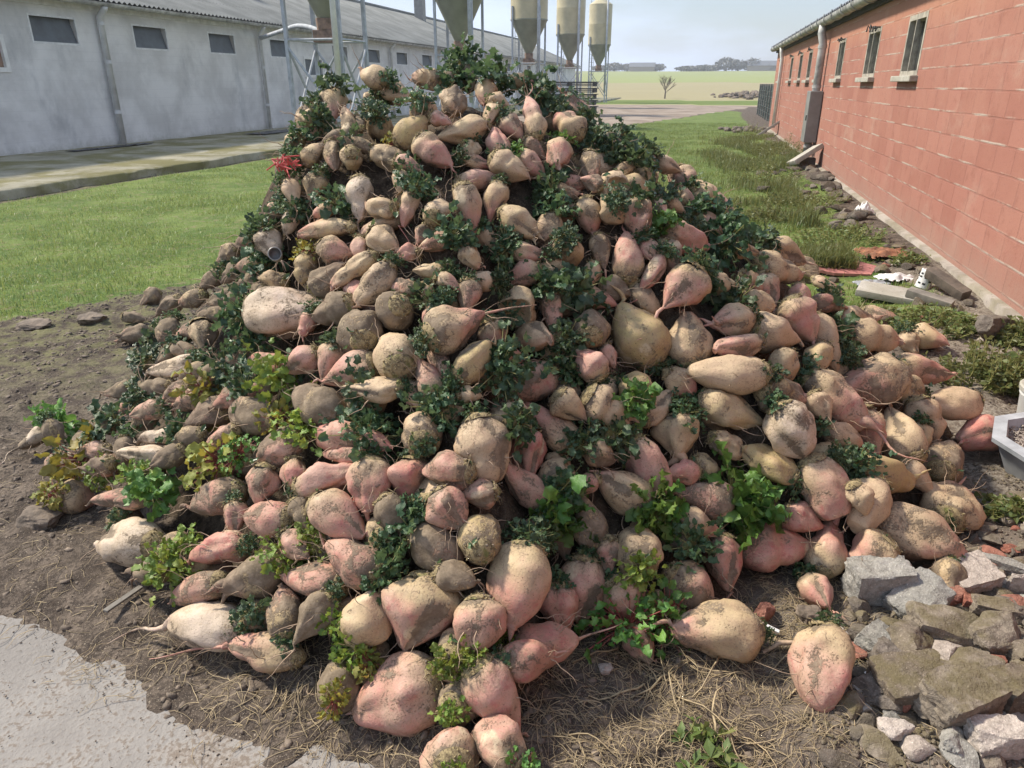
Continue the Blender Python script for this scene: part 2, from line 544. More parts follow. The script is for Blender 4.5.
cn = wt.nodes.new('ShaderNodeTexNoise'); cn.inputs['Scale'].default_value = 2.1; cn.inputs['Detail'].default_value = 7; cn.inputs['Roughness'].default_value = .52
cr = wt.nodes.new('ShaderNodeMapRange'); cr.interpolation_type = 'SMOOTHSTEP'
cr.inputs[1].default_value = .36; cr.inputs[2].default_value = .66; cr.inputs[3].default_value = .30; cr.inputs[4].default_value = 1.0
cm = wt.nodes.new('ShaderNodeMix'); cm.data_type = 'RGBA'; cm.inputs[7].default_value = (6.9, 8.0, 10.3, 1)
wt.links.new(tc.outputs['Generated'], mp.inputs[0]); wt.links.new(mp.outputs[0], cn.inputs[0]); wt.links.new(cn.outputs[0], cr.inputs[0])
wt.links.new(cr.outputs[0], cm.inputs[0]); wt.links.new(sky.outputs[0], cm.inputs[6]); wt.links.new(cm.outputs[2], wb.inputs[0])
wb.inputs[1].default_value = 0.10
wt.links.new(wb.outputs[0], wo.inputs[0])

sl = bpy.data.lights.new('sun', 'SUN'); sl.energy = 4.9; sl.angle = R(5); sl.color = (1.0, 0.91, 0.77)
so = bpy.data.objects.new('sun', sl); COL.objects.link(so)
so.rotation_euler = SUN_DIR.to_track_quat('Z', 'Y').to_euler(); so.location = (-20, 5, 20)

cam = bpy.data.cameras.new('camera'); co = bpy.data.objects.new('camera', cam); COL.objects.link(co)
co.location = (0, 0, EYE); co.rotation_euler = (math.pi / 2 - PITCH, 0, 0)
cam.sensor_fit = 'HORIZONTAL'; cam.sensor_width = 36; cam.lens = F / 1024 * 36
cam.clip_start = .05; cam.clip_end = 3000
SC.camera = co
vs = SC.view_settings
vs.view_transform = 'Standard'; vs.look = 'None'; vs.exposure = 0.40; vs.gamma = 1; vs.use_curve_mapping = False
SC.cycles.max_bounces = 6; SC.cycles.diffuse_bounces = 3; SC.cycles.transmission_bounces = 4; SC.cycles.volume_bounces = 0
SC.cycles.use_denoising = True
SC.cycles.caustics_reflective = False; SC.cycles.caustics_refractive = False

def m_slab():
    q = NT('old_concrete')
    p = q.pos()
    n1, n2, n3, n4 = q.noise(p, 2.4, 7, .62), q.noise(p, 11, 7, .66, .4), q.noise(p, 70, 5), q.noise(p, 300, 3)
    col = q.mix(q.maprange(n1, .35, .65), (0.22, 0.205, 0.19), (0.30, 0.285, 0.265))
    col = q.mix(q.maprange(n1, .50, .62, 0, .65), col, (0.25, 0.21, 0.175))
    col = q.mix(q.maprange(q.math('ADD', q.math('MULTIPLY', n1, .5), q.math('MULTIPLY', n3, .5)), .50, .57, 0, .75), col, (0.165, 0.132, 0.104))
    col = q.mix(q.maprange(n4, .62, .76, 0, .35), col, (0.18, 0.15, 0.125))
    return q.done(col, .88, q.bump(q.math('ADD', n2, q.math('MULTIPLY', n3, .7)), .7, .01), .2)


# ================================================================== MATERIAL TABLE
M = dict(
    beet=m_beet(), crown=m_crown(), ground=m_ground(), wall_l=m_wall_left(), wall_r=m_wall_right(), roof=m_roof(),
    leaf_d=m_leaf('beet_leaf_dark', (0.022, 0.052, 0.024), (0.042, 0.088, 0.036), (0.115, 0.165, 0.072), .34),
    leaf_l=m_leaf('beet_leaf_lime', (0.085, 0.155, 0.024), (0.15, 0.225, 0.034), (0.28, 0.31, 0.06), .42),
    leaf_g=m_leaf('beet_leaf_green', (0.045, 0.115, 0.024), (0.085, 0.185, 0.034), (0.17, 0.27, 0.06), .38),
    leaf_y=m_leaf('beet_leaf_yellowing', (0.10, 0.135, 0.022), (0.20, 0.215, 0.035), (0.36, 0.27, 0.05), .5),
    stem_r=simple('red_leaf_stalk', (0.33, 0.09, 0.075), .5, .3, 30), stem_g=simple('pale_leaf_stalk', (0.30, 0.29, 0.11), .5, .2, 30),
    rootlet=simple('dry_rootlet', (0.40, 0.29, 0.20), .8, .25, 40),
    slab=m_slab(),
    apron=m_concrete('mossy_apron_concrete', (0.25, 0.232, 0.165), (0.35, 0.325, 0.24), .85, 1.2, (0.07, 0.07, 0.06)),
    stone=m_stone('rubble_stone', (0.17, 0.138, 0.105), (0.27, 0.23, 0.185), .6),
    stone_g=m_stone('grey_concrete_lump', (0.29, 0.28, 0.255), (0.39, 0.375, 0.345), .12),
    stone_w=m_stone('pale_stone', (0.38, 0.325, 0.28), (0.50, 0.44, 0.39), 0),
    stone_r=m_stone('brick_lump', (0.27, 0.105, 0.075), (0.36, 0.18, 0.135), .1),
    stone_d=m_stone('dark_stone', (0.12, 0.100, 0.083), (0.20, 0.172, 0.148), .25),
    zinc=simple('weathered_zinc', (0.46, 0.46, 0.45), .65, .3, 5, .05, .1, spec=.3),
    galv=simple('galvanised_steel', (0.44, 0.47, 0.50), .75, .15, 6, 0, spec=.25),
    pvc=simple('grey_pvc_pipe', (0.60, 0.61, 0.61), .45, .12, 3),
    white=simple('weathered_white_paint', (0.74, 0.74, 0.72), .5, .08, 6),
    pane_l=simple('grey_louvre_board', (0.115, 0.135, 0.155), .55, .2, 3),
    frame_l=simple('grey_window_frame', (0.72, 0.73, 0.73), .6, .12, 6),
    silo=simple('cream_fibreglass', (0.50, 0.44, 0.275), .42, .12, 1.2),
    cone=simple('olive_fibreglass', (0.25, 0.255, 0.185), .5, .15, 1.5),
    rust=simple('brown_steel_boot', (0.26, 0.17, 0.12), .7, .3, 8),
    dark=simple('black_weathered_wood', (0.055, 0.055, 0.055), .8, .4, 10),
    black=simple('black_plastic', (0.03, 0.03, 0.032), .4, .3, 10),
    sill=m_concrete('sill_concrete', (0.36, 0.34, 0.30), (0.46, 0.44, 0.39), .2, 6),
    foot=m_concrete('footing_concrete', (0.22, 0.19, 0.16), (0.34, 0.30, 0.26), .3, 4),
    frame_r=simple('aged_wood_frame', (0.38, 0.35, 0.29), .7, .25, 12),
    glass=simple('dusty_dark_glass', (0.06, 0.065, 0.065), .18, .3, 6, spec=.6),
    cabinet=simple('grey_sheet_steel', (0.235, 0.235, 0.225), .5, .12, 5, .2),
    bark=simple('bare_bark', (0.16, 0.13, 0.11), .9, .3, 4), hedge=simple('winter_hedge', (0.16, 0.155, 0.13), .9, .4, 3),
    farroof=simple('far_slate_roof', (0.13, 0.14, 0.16), .8), farwall=simple('far_brick_wall', (0.30, 0.25, 0.22), .9),
    grass=m_leaf('grass_blade', (0.060, 0.118, 0.024), (0.120, 0.195, 0.042), (0.25, 0.26, 0.09), .5, .3),
    weed=m_leaf('weed_leaf', (0.050, 0.085, 0.020), (0.095, 0.130, 0.034), (0.21, 0.20, 0.075), .5, .3),
    straw=simple('dry_straw', (0.40, 0.315, 0.19), .7, .3, 25), clod=simple('soil_crumb', (0.19, 0.15, 0.115), .95, .35, 20, bump=.5),
    redsheet=simple('faded_red_board', (0.44, 0.185, 0.165), .6, .12, 6, bump=.2), rag=simple('rusty_orange_rag', (0.27, 0.12, 0.065), .9, .35, 14, bump=.6),
    tub=simple('grey_white_plastic', (0.33, 0.35, 0.37), .5, .2, 8), netw=simple('green_fence_wire', (0.09, 0.13, 0.11), .6),
    post=simple('weathered_fence_post', (0.24, 0.22, 0.19), .85, .3, 8), ivy=simple('dark_ivy', (0.05, 0.075, 0.03), .6, .3, 10),
    redplas=simple('red_plastic_net', (0.55, 0.09, 0.08), .5, .2, 20), timber=simple('dark_old_timber', (0.12, 0.095, 0.075), .85, .3, 12, bump=.4),
)


def solve_s(u, n, z):
    lo, hi = 4.0, 300.0
    for _ in range(60):
        mid = (lo + hi) / 2
        if proj(W(n, mid, z))[0] < u: lo = mid
        else: hi = mid
    return lo


# ================================================================== THE HEAP'S OVERALL FORM
HC = np.array([-0.30, 3.30]); HTOP = 1.57
edge_px = [(22, 452), (40, 515), (100, 590), (175, 655), (250, 690), (340, 740), (410, 745), (470, 800), (535, 770), (580, 660), (650, 665),
           (715, 640), (780, 600), (850, 600), (930, 615), (978, 530), (1010, 448)]
_ep = [at(u, v) for u, v in edge_px]
_an, _rd = [], []
for e in _ep:
    d = np.array([e.x, e.y]) - HC
    _an.append(math.degrees(math.atan2(d[1], d[0])) % 360); _rd.append(float(np.hypot(*d)))
for a_, r_ in ((25, 2.45), (50, 2.2), (90, 2.1), (130, 2.0), (155, 2.0)):
    _an.append(a_); _rd.append(r_)
_o = np.argsort(_an); _an = np.array(_an)[_o]; _rd = np.array(_rd)[_o]
_an3 = np.concatenate([_an - 360, _an, _an + 360]); _rd3 = np.tile(_rd, 3)
PT = np.array([0, .16, .24, .40, .60, .80, .92, 1.0]); PZ = np.array([1.03, .99, .93, .76, .515, .27, .12, 0.0])
QT = np.array([0, .30, .38, .54, .66, .86, 1.0]); QZ = np.array([1.0, .95, .84, .53, .38, .17, 0.0])


def heap_h(x, y, full=False):
    x = np.asarray(x, float); y = np.asarray(y, float)
    dx, dy = x - HC[0], y - HC[1]
    th = np.degrees(np.arctan2(dy, dx)) % 360
    t = np.hypot(dx, dy) / np.interp(th, _an3, _rd3)
    left = sstep(-.25, -.8, np.cos(np.radians(th)))
    h = HTOP * ((1 - left) * np.interp(t, PT, PZ) + left * np.interp(t, QT, QZ))
    return (h, t) if full else h


def hit_heap(u, v, zmin):
    d = ray(u, v)
    y = 0.9
    last = None
    while y < 6.5:
        t = y / d.y
        x, z = d.x * t, EYE + d.z * t
        s_ = max(float(heap_h(x, y)), zmin)
        if z <= s_: return Vector((x, y, s_))
        y += .012
    return None


# ================================================================== GROUND
SLAB_EDGE = [at(u, v) for u, v in ((-160, 600), (0, 624), (55, 628), (92, 655), (130, 684), (200, 700), (240, 712), (330, 742), (392, 768), (470, 860))]


def slab_d(x, y):
    """signed distance to the edge of the yard slab, positive on the soil side"""
    best = np.full(np.shape(x), 1e9); sgn = np.ones(np.shape(x))
    for a, b in zip(SLAB_EDGE[:-1], SLAB_EDGE[1:]):
        ex, ey = b.x - a.x, b.y - a.y
        t = np.clip(((x - a.x) * ex + (y - a.y) * ey) / (ex * ex + ey * ey), 0, 1)
        d = np.hypot(x - a.x - ex * t, y - a.y - ey * t)
        c = ex * (y - a.y) - ey * (x - a.x)
        up = d < best
        best = np.where(up, d, best); sgn = np.where(up, np.sign(c), sgn)
    return best * sgn


GX = np.array([-60, -10, -6, -3.8, -2.9, -2.4, -1, 1, 2, 3, 4, 60.]); GY = np.array([-40, .8, 3.5, 5.05, 5.8, 6.3, 6.2, 5.8, 5.2, 4.8, 4.7, 4.7])


def grass_w(x, y):
    n, s = NS(x, y)
    g = sstep(-.35, .35, y - np.interp(x, GX, GY) + .35 * fbm(x * 1.1, y * 1.1, seed=5))
    g = g * (1 - sstep(1.55, 2.0, n + .25 * fbm(x * 1.5, y * 1.5, seed=9)) * .85)
    g = g * sstep(-9.9, -9.6, n)
    g = g * (1 - sstep(-.6, .6, s - (31.5 + np.maximum(n + 3.5, 0) * 4.3) + 1.5 * fbm(x * .3, y * .3, seed=2)))
    return g


def ground_z(x, y):
    n, s = NS(x, y)
    r = np.hypot(x, y)
    near = 1 - sstep(9, 16, r)
    lump = 1 - .75 * sstep(-.2, .6, y - np.interp(x, GX, GY))
    d = slab_d(x, y)
    calm = sstep(-.12, .25, d) * (1 - 0) + (y > 6)
    z = np.minimum(1, .25 + calm) * near * lump * (.020 * fbm(x * 2.2, y * 2.2, seed=1) + .026 * fbm(x * 8, y * 8, oct=4, seed=3) + .018 * np.maximum(0, fbm(x * 21, y * 21, oct=2, seed=14))) + .03 * fbm(x * .35, y * .35, oct=2, seed=4)
    z = z + np.where(d > -1.0, np.clip((d - .11 + .16 * fbm(x * 3.1, y * 3.1, seed=35) + .10 * fbm(x * 9, y * 9, seed=36)) * .13, -.09, .020), -.09) * (1 - sstep(5, 7, y)) + .010 * near
    st = stony_w(x, y)
    z = z + st * (.03 + .03 * fbm(x * 5, y * 5, seed=8))
    z = z + .10 * sstep(1.3, 2.1, n) * sstep(5, 8, s) * (1 - sstep(25, 30, s))
    hill = np.clip((s - 88) * .0245, 0, 7.6) - np.clip((s - 400) * .02, 0, 20)
    return np.where(s > 85, z + hill + .4 * fbm(x * .01, y * .01, seed=6) * sstep(90, 200, s), z)


def stony_w(x, y):
    n, s = NS(x, y)
    a = sstep(.95, 1.5, n + .3 * fbm(x * 1.4, y * 1.4, seed=12) + .10 * (2.5 - y)) * (1 - sstep(6.6, 8, s)) * sstep(-1, .5, s)
    b = sstep(.55, .85, x - .05 * y + .15 * fbm(x * 3, y * 3, seed=13)) * (1 - sstep(1.75, 2.1, y)) * sstep(.2, 1.0, y) * 1
    return np.maximum(a, b * .6)


def axis(lo, hi, step, growth, far0, far1):
    c = list(np.arange(lo, hi, step))
    st, v = step, c[-1]
    up = []
    while v < far1:
        st = min(st * growth, 45); v += st; up.append(v)
    st, v = step, lo
    dn = []
    while v > far0:
        st = min(st * growth, 45); v -= st; dn.append(v)
    return np.array(dn[::-1] + c + up)


gx = axis(-4.0, 3.2, .024, 1.055, -900, 900); gy = axis(.9, 5.6, .024, 1.045, -300, 1500)
X, Y = np.meshgrid(gx, gy)
Z = ground_z(X, Y)
nx, ny = len(gx), len(gy)
idx = np.arange(nx * ny).reshape(ny, nx)
Fq = np.stack([idx[:-1, :-1], idx[:-1, 1:], idx[1:, 1:], idx[1:, :-1]], -1).reshape(-1, 4)
GXA, GYA, GZ_, GGR, GST, GSL = gx, gy, Z, grass_w(X, Y), stony_w(X, Y), slab_d(X, Y)


def grid_at(G, x, y):
    '''bilinear read of a grid that belongs to the ground sheet'''
    x = np.asarray(x, float); y = np.asarray(y, float)
    i = np.clip(np.searchsorted(GXA, x) - 1, 0, len(GXA) - 2); j = np.clip(np.searchsorted(GYA, y) - 1, 0, len(GYA) - 2)
    fx = np.clip((x - GXA[i]) / (GXA[i + 1] - GXA[i]), 0, 1); fy = np.clip((y - GYA[j]) / (GYA[j + 1] - GYA[j]), 0, 1)
    return (G[j, i] * (1 - fx) + G[j, i + 1] * fx) * (1 - fy) + (G[j + 1, i] * (1 - fx) + G[j + 1, i + 1] * fx) * fy


def gz(x, y): return float(grid_at(GZ_, x, y))


me = np_mesh('ground', np.stack([X, Y, Z], -1).reshape(-1, 3), [Fq])
n_, s_ = NS(X, Y)
trk = sstep(-.8, .8, s_ - (31.5 + np.maximum(n_ + 3.5, 0) * 4.3)) * (1 - sstep(66, 69, s_))
fld = np.where(s_ > 66, 3.0, 0.0)
fld = np.where(s_ > 84, 1.0, fld); fld = np.where(s_ > 168, 2.0, fld)
for nm, arr in dict(grass=GGR, track=trk, field=fld, stony=GST, moss=sstep(-1.6, -2.6, X) * sstep(3.0, 4.6, Y)).items():
    at_ = me.attributes.new(nm, 'FLOAT', 'POINT'); at_.data.foreach_set('value', np.asarray(arr, np.float32).ravel())
g = link_mesh('ground', me, M['ground'], smooth=True)
tag(g, 'bare crumbly brown soil running into lawn, dirt track and far fields', 'ground', kind='structure')

# yard slab, bottom left
sx = axis(-3.2, .3, .06, 1.4, -14, 1.5); sy = axis(.3, 2.4, .06, 1.4, -8, 4)
X, Y = np.meshgrid(sx, sy)
Z = .004 * fbm(X * 1.5, Y * 1.5, seed=31) + .003 * fbm(X * 9, Y * 9, seed=33)
ny, nx = X.shape
idx = np.arange(nx * ny).reshape(ny, nx)
Fq = np.stack([idx[:-1, :-1], idx[:-1, 1:], idx[1:, 1:], idx[1:, :-1]], -1).reshape(-1, 4)
dd = slab_d(X, Y).ravel()
Fq = Fq[(dd[Fq] < .35).all(1)]
g = link_mesh('concrete_slab', np_mesh('concrete_slab', np.stack([X, Y, Z], -1).reshape(-1, 3), [Fq]), M['slab'], smooth=True)
tag(g, 'worn pale concrete yard slab with soil spilling over its edge', 'concrete slab', kind='structure')

# apron along the grey barn: a raised walk with a broken kerb edge
m = MB()
ss = np.concatenate([np.arange(3, 24, .16), np.arange(24, 92, 1.0)])
rows = []
for s in ss:
    e = -9.9 + .10 * float(fbm(s * .8, 3.3, seed=41)) + (.16 * float(fbm(s * 3.1, 1.3, seed=42)) - .10 if s < 10.5 else .02 * float(fbm(s * 3, 1.1, seed=43)))
    zt = .16 + .012 * float(fbm(s * 1.2, 7, seed=44))
    rows.append([(-14.6, s, zt + .02), (-12.2, s, zt + .012 * float(fbm(s, 2, seed=45))), (e - .03, s, zt - .004), (e, s, zt - .03), (e + .05 * float(vnoise(s * 4, 9)), s, -.08)])
V = [p for r_ in rows for p in r_]
k = 5
m.add(V, [(i * k + j, (i + 1) * k + j, (i + 1) * k + j + 1, i * k + j + 1) for i in range(len(rows) - 1) for j in range(k - 1)])
o = m.build('concrete_apron', M['apron'], autosmooth=50)
o.rotation_euler = (0, 0, -AZ)
tag(o, 'mossy raised concrete walk with a broken edge along the grey barn', 'walkway', kind='structure')


# ================================================================== BARNS
def wall_mesh(y0, y1, z0, z1, openings, x, depth, sign):
    """a wall in the plane x with rectangular openings [(ya, yb, za, zb)] that have jambs of the given depth; sign: side the jambs go"""
    m = MB()
    ys = sorted({y0, y1, *[o[0] for o in openings], *[o[1] for o in openings]})
    zs = sorted({z0, z1, *[o[2] for o in openings], *[o[3] for o in openings]})
    for a, b in zip(ys[:-1], ys[1:]):
        for c, d in zip(zs[:-1], zs[1:]):
            if any(o[0] <= a and b <= o[1] and o[2] <= c and d <= o[3] for o in openings): continue
            q = [(x, a, c), (x, b, c), (x, b, d), (x, a, d)]
            m.add(q, [(0, 1, 2, 3) if sign < 0 else (3, 2, 1, 0)])
    for a, b, c, d in openings:
        xi = x + sign * depth
        m.add([(x, a, c), (x, b, c), (x, b, d), (x, a, d), (xi, a, c), (xi, b, c), (xi, b, d), (xi, a, d)],
              [(0, 1, 5, 4), (1, 2, 6, 5), (2, 3, 7, 6), (3, 0, 4, 7)])
    return m


barn = tag(empty('grey_barn', (0, 0, 0), (0, 0, -AZ)), 'long low grey rendered barn with a corrugated roof behind the heap', 'barn')
WX = -14.5
wins = [(14.47, 15.80), (17.64, 18.95), (20.77, 22.10), (24.10, 25.40), (28.60, 29.95), (31.75, 33.20), (35.10, 36.50), (38.50, 40.00)]
wins += [(42 + 3.4 * k, 43.4 + 3.4 * k) for k in range(11)] + [(8.1, 9.4)]
ops = [(a, b, 2.44, 3.02) for a, b in wins]
lowins = [(12.75, 13.72, 1.84, 2.56), (26.28, 27.75, 1.83, 2.53)]
ops += lowins
wm = wall_mesh(2.0, 86, .0, 3.42, ops, WX, .16, -1)
wm.add([(WX, 86, 0), (WX - 12, 86, 0), (WX - 12, 86, 3.42), (WX - 6, 86, 6.0), (WX, 86, 3.42)], [(0, 1, 2, 3, 4)])
wm.add([(WX, 2, 0), (WX - 12, 2, 0), (WX - 12, 2, 3.42), (WX - 6, 2, 6.0), (WX, 2, 3.42)], [(4, 3, 2, 1, 0)])
wm.add([(WX - 12, 2, 0), (WX - 12, 86, 0), (WX - 12, 86, 3.42), (WX - 12, 2, 3.42)], [(0, 1, 2, 3)])
wm.build('wall', M['wall_l'], barn)
for a, b, c, d in ops:
    fr = MB(); low = (a, b, c, d) in lowins
    t, xo = (.085, WX + .02) if low else (.035, WX + .008)
    xi = WX - (.10 if low else .02)
    fr.box(xi, xo, a - .01, a + t, c - .01, d + .01); fr.box(xi, xo, b - t, b + .01, c - .01, d + .01)
    fr.box(xi, xo - .002, a + t, b - t, d - t, d + .01); fr.box(xi, xo - .002, a + t, b - t, c - .01, c + t)
    w = fr.build('window', M['white' if low else 'frame_l'], barn)
    p = MB()
    if low: p.box(WX - .07, WX - .05, a + t, b - t, c + t, d - t)
    else:
        p.add([(WX - .03, a + t, c + t), (WX - .03, b - t, c + t), (WX - .15, b - t, d - t), (WX - .15, a + t, d - t)], [(0, 1, 2, 3)])
    p.build('pane', M['rust' if low and a < 20 else 'pane_l'], w)
rm = MB()
pitch_, amp = .177, .026
ny_ = int(86 / pitch_ * 6)
vs_, fs_ = [], []
for i in range(ny_ + 1):
    y = 1.2 + i * pitch_ / 6
    dz = amp * math.cos(2 * math.pi * i / 6)
    vs_ += [(WX + .34, y, 3.44 + dz), (WX - 6, y, 6.02 + dz), (WX - 12.3, y, 3.44 + dz)]
for i in range(ny_): fs_ += [(i * 3, i * 3 + 3, i * 3 + 4, i * 3 + 1), (i * 3 + 1, i * 3 + 4, i * 3 + 5, i * 3 + 2)]
rm.add(vs_, fs_)
roof = rm.build('roof', M['roof'], barn, smooth=True)
rc = MB(); rc.tube([(WX - 6, 1.2, 6.05), (WX - 6, 87.2, 6.05)], .11, 8); rc.build('ridge_cap', M['roof'], roof, smooth=True)
for u_, w_ in ((420, .62), (196, .62)):
    d = ray(u_, 12); nn = WX - 5.2
    t = nn / (d.x * math.cos(AZ) - d.y * math.sin(AZ)); s = t * (d.x * math.sin(AZ) + d.y * math.cos(AZ))
    cmk = MB(); cmk.box(nn - w_ / 2, nn + w_ / 2, s - w_ / 2, s + w_ / 2, 5.3, 7.6, .03); cmk.box(nn - w_ / 2 - .06, nn + w_ / 2 + .06, s - w_ / 2 - .06, s + w_ / 2 + .06, 7.6, 7.7, .02)
    cmk.build('vent_stack', M['cabinet'], roof)
gm = MB()
gut = [(math.cos(t) * .09, math.sin(t) * .09) for t in np.linspace(math.pi, 2 * math.pi, 9)]
gm.add([(WX + .33 + a, y, 3.39 + b) for y in (1.2, 87.2) for a, b in gut] + [(WX + .33 + a * .93, y, 3.39 + b * .93) for y in (1.2, 87.2) for a, b in gut],
       [(i, i + 1, 10 + i, 9 + i) for i in range(8)] + [(18 + i, 27 + i, 28 + i, 19 + i) for i in range(8)])
gm.build('gutter', M['zinc'], barn, smooth=True)
fb = MB(); fb.box(WX + .005, WX + .05, 1.3, 87, 3.22, 3.40); fb.build('fascia', M['frame_l'], barn)
for s, nm in ((16.45, 'drainpipe'), (23.35, 'drainpipe'), (34.2, 'drainpipe'), (41.0, 'drainpipe'), (53, 'drainpipe')):
    dm = MB(); dm.tube([(WX + .33, s, 3.32), (WX + .30, s, 3.26), (WX + .12, s, 3.10), (WX + .12, s, .16)], .078 if s < 20 else .06, 12)
    dp = dm.build('drainpipe', M['pvc'], barn, smooth=True)
    cb = MB()
    for z in (.95, 2.1, 2.95): cb.tube([(WX + .12, s, z - .04), (WX + .12, s, z + .04)], .086 if s < 20 else .068, 12)
    cb.build('collar', M['pvc'], dp, autosmooth=40)

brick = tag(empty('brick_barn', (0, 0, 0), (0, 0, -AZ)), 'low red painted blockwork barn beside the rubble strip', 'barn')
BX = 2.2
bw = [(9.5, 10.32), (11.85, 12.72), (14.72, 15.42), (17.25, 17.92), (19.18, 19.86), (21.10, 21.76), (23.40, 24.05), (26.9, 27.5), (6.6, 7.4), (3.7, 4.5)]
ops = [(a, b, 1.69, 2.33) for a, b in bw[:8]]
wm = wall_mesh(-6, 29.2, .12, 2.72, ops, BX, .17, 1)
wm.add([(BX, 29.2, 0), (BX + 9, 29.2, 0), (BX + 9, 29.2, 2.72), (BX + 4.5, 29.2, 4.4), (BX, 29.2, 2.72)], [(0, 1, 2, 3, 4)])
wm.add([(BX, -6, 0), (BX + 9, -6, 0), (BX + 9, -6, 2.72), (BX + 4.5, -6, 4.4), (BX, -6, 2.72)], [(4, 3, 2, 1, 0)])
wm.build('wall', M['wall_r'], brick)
fm = MB()
fys = np.arange(-6, 29.3, .25)
fm.add([(BX - .055 + .025 * float(vnoise(y * 1.7, 2.2)), y, .135 + .02 * float(vnoise(y * 1.1, 5)) - (0 if k else .45)) for y in fys for k in (0, 1)] +
       [(BX + .02, y, .15) for y in fys],
       [(2 * i, 2 * i + 2, 2 * i + 3, 2 * i + 1) for i in range(len(fys) - 1)] + [(2 * i + 1, 2 * i + 3, 2 * len(fys) + i + 1, 2 * len(fys) + i) for i in range(len(fys) - 1)])
fm.build('footing', M['foot'], brick, smooth=True)
for a, b, c, d in ops:
    fr = MB()
    for y0, y1, z0, z1 in ((a, a + .055, c, d), (b - .055, b, c, d), (a + .055, b - .055, d - .06, d), (a + .055, b - .055, c, c + .05)):
        fr.box(BX - .004, BX + .15, y0 + .001, y1 - .001, z0 + .001, z1 - .001)
    w = fr.build('window', M['frame_r'], brick)
    p = MB(); p.add([(BX + .13, a + .055, c + .05), (BX + .13, b - .055, c + .05), (BX + .13, b - .055, d - .06), (BX + .13, a + .055, d - .06)], [(3, 2, 1, 0)])
    p.build('pane', M['glass'], w)
    if a < 18:
        p = MB(); p.box(BX - .015, BX + .02, (a + b) / 2 - .012, (a + b) / 2 + .012, c + .05, d - .06); p.build('glazing_bar', M['frame_r'], w)
    p = MB(); p.box(BX - .085, BX + .16, a - .06, b + .06, c - .065, c - .002, .01); p.build('sill', M['sill'], w)
    if a > 11:
        p = MB()
        for k in range(5):
            y = a + .1 + k * (b - a - .2) / 4
            p.tube([(BX - .01, y, d - .01), (BX - .05, y + random.uniform(-.06, .06), d + random.uniform(-.02, .06)), (BX - .06, y + random.uniform(-.1, .1), d + random.uniform(-.06, .02))], .012, 5)
        p.build('bird_nest_wire', M['dark'], w)
gm = MB()
gut = [(math.cos(t) * .10, math.sin(t) * .10) for t in np.linspace(math.pi, 2 * math.pi, 11)]
ys = (-6.2, 29.4)
gm.add([(BX - .16 + a, y, 2.74 + b) for y in ys for a, b in gut] + [(BX - .16 + a * .94, y, 2.74 + b * .94) for y in ys for a, b in gut],
       [(i, 11 + i, 12 + i, i + 1) for i in range(10)] + [(22 + i, 23 + i, 34 + i, 33 + i) for i in range(10)])
gm.add([(BX - .16 + a, 29.4, 2.74 + b) for a, b in gut], [tuple(range(11))])
gut_o = gm.build('gutter', M['zinc'], brick, smooth=True)
bk = MB()
for k in range(36):
    y = -5.5 + k * .98
    bk.tube([(BX - .16 + math.cos(t) * .106, y, 2.74 + math.sin(t) * .106) for t in np.linspace(math.pi, 2 * math.pi, 9)], .010, 5)
    bk.box(BX - .27, BX - .255, y - .015, y + .015, 2.70, 2.80)
bk.build('bracket', M['zinc'], gut_o)
rf = MB()
vs_, fs_ = [], []
n2 = int(35.8 / .25) * 4
for i in range(n2 + 1):
    y = -6.3 + i * .0625
    dz = .022 * math.cos(i * math.pi / 2)
    vs_ += [(BX - .20, y, 2.80 + dz), (BX + 4.5, y, 4.5 + dz), (BX + 9.2, y, 2.80 + dz)]
for i in range(n2): fs_ += [(i * 3, i * 3 + 1, i * 3 + 4, i * 3 + 3), (i * 3 + 1, i * 3 + 2, i * 3 + 5, i * 3 + 4)]
rf.add(vs_, fs_); rf.build('roof', M['farroof'], brick, smooth=True)
rf = MB(); rf.box(BX - .06, BX + .0, -6, 29.3, 2.60, 2.78); rf.build('fascia', M['dark'], brick)
dp = MB(); dp.tube([(BX - .16, 16.75, 2.66), (BX - .17, 16.75, 2.52), (BX - .12, 16.75, 2.34), (BX - .12, 16.75, .28)], .075, 14)
dpo = dp.build('drainpipe', M['zinc'], brick, smooth=True)
dp = MB()
for z in (.42, 1.55, 2.28): dp.tube([(BX - .12, 16.75, z - .03), (BX - .12, 16.75, z + .03)], .085, 14)
dp.build('collar', M['zinc'], dpo, autosmooth=40)
dp = MB(); dp.box(BX - .25, BX - .012, 16.47, 17.02, .50, 1.47, .012); dpo = dp.build('meter_cabinet', M['cabinet'], brick)
dp = MB(); dp.box(BX - .27, BX - .25, 16.52, 16.55, .92, 1.02); dp.build('latch', M['black'], dpo)
dp = MB(); dp.tube([(BX - .16, 26.0, 2.66), (BX - .14, 26, 2.5), (BX - .10, 26.0, 2.3), (BX - .10, 26.0, .3)], .055, 10); dp.build('white_drainpipe', M['white'], brick, smooth=True)

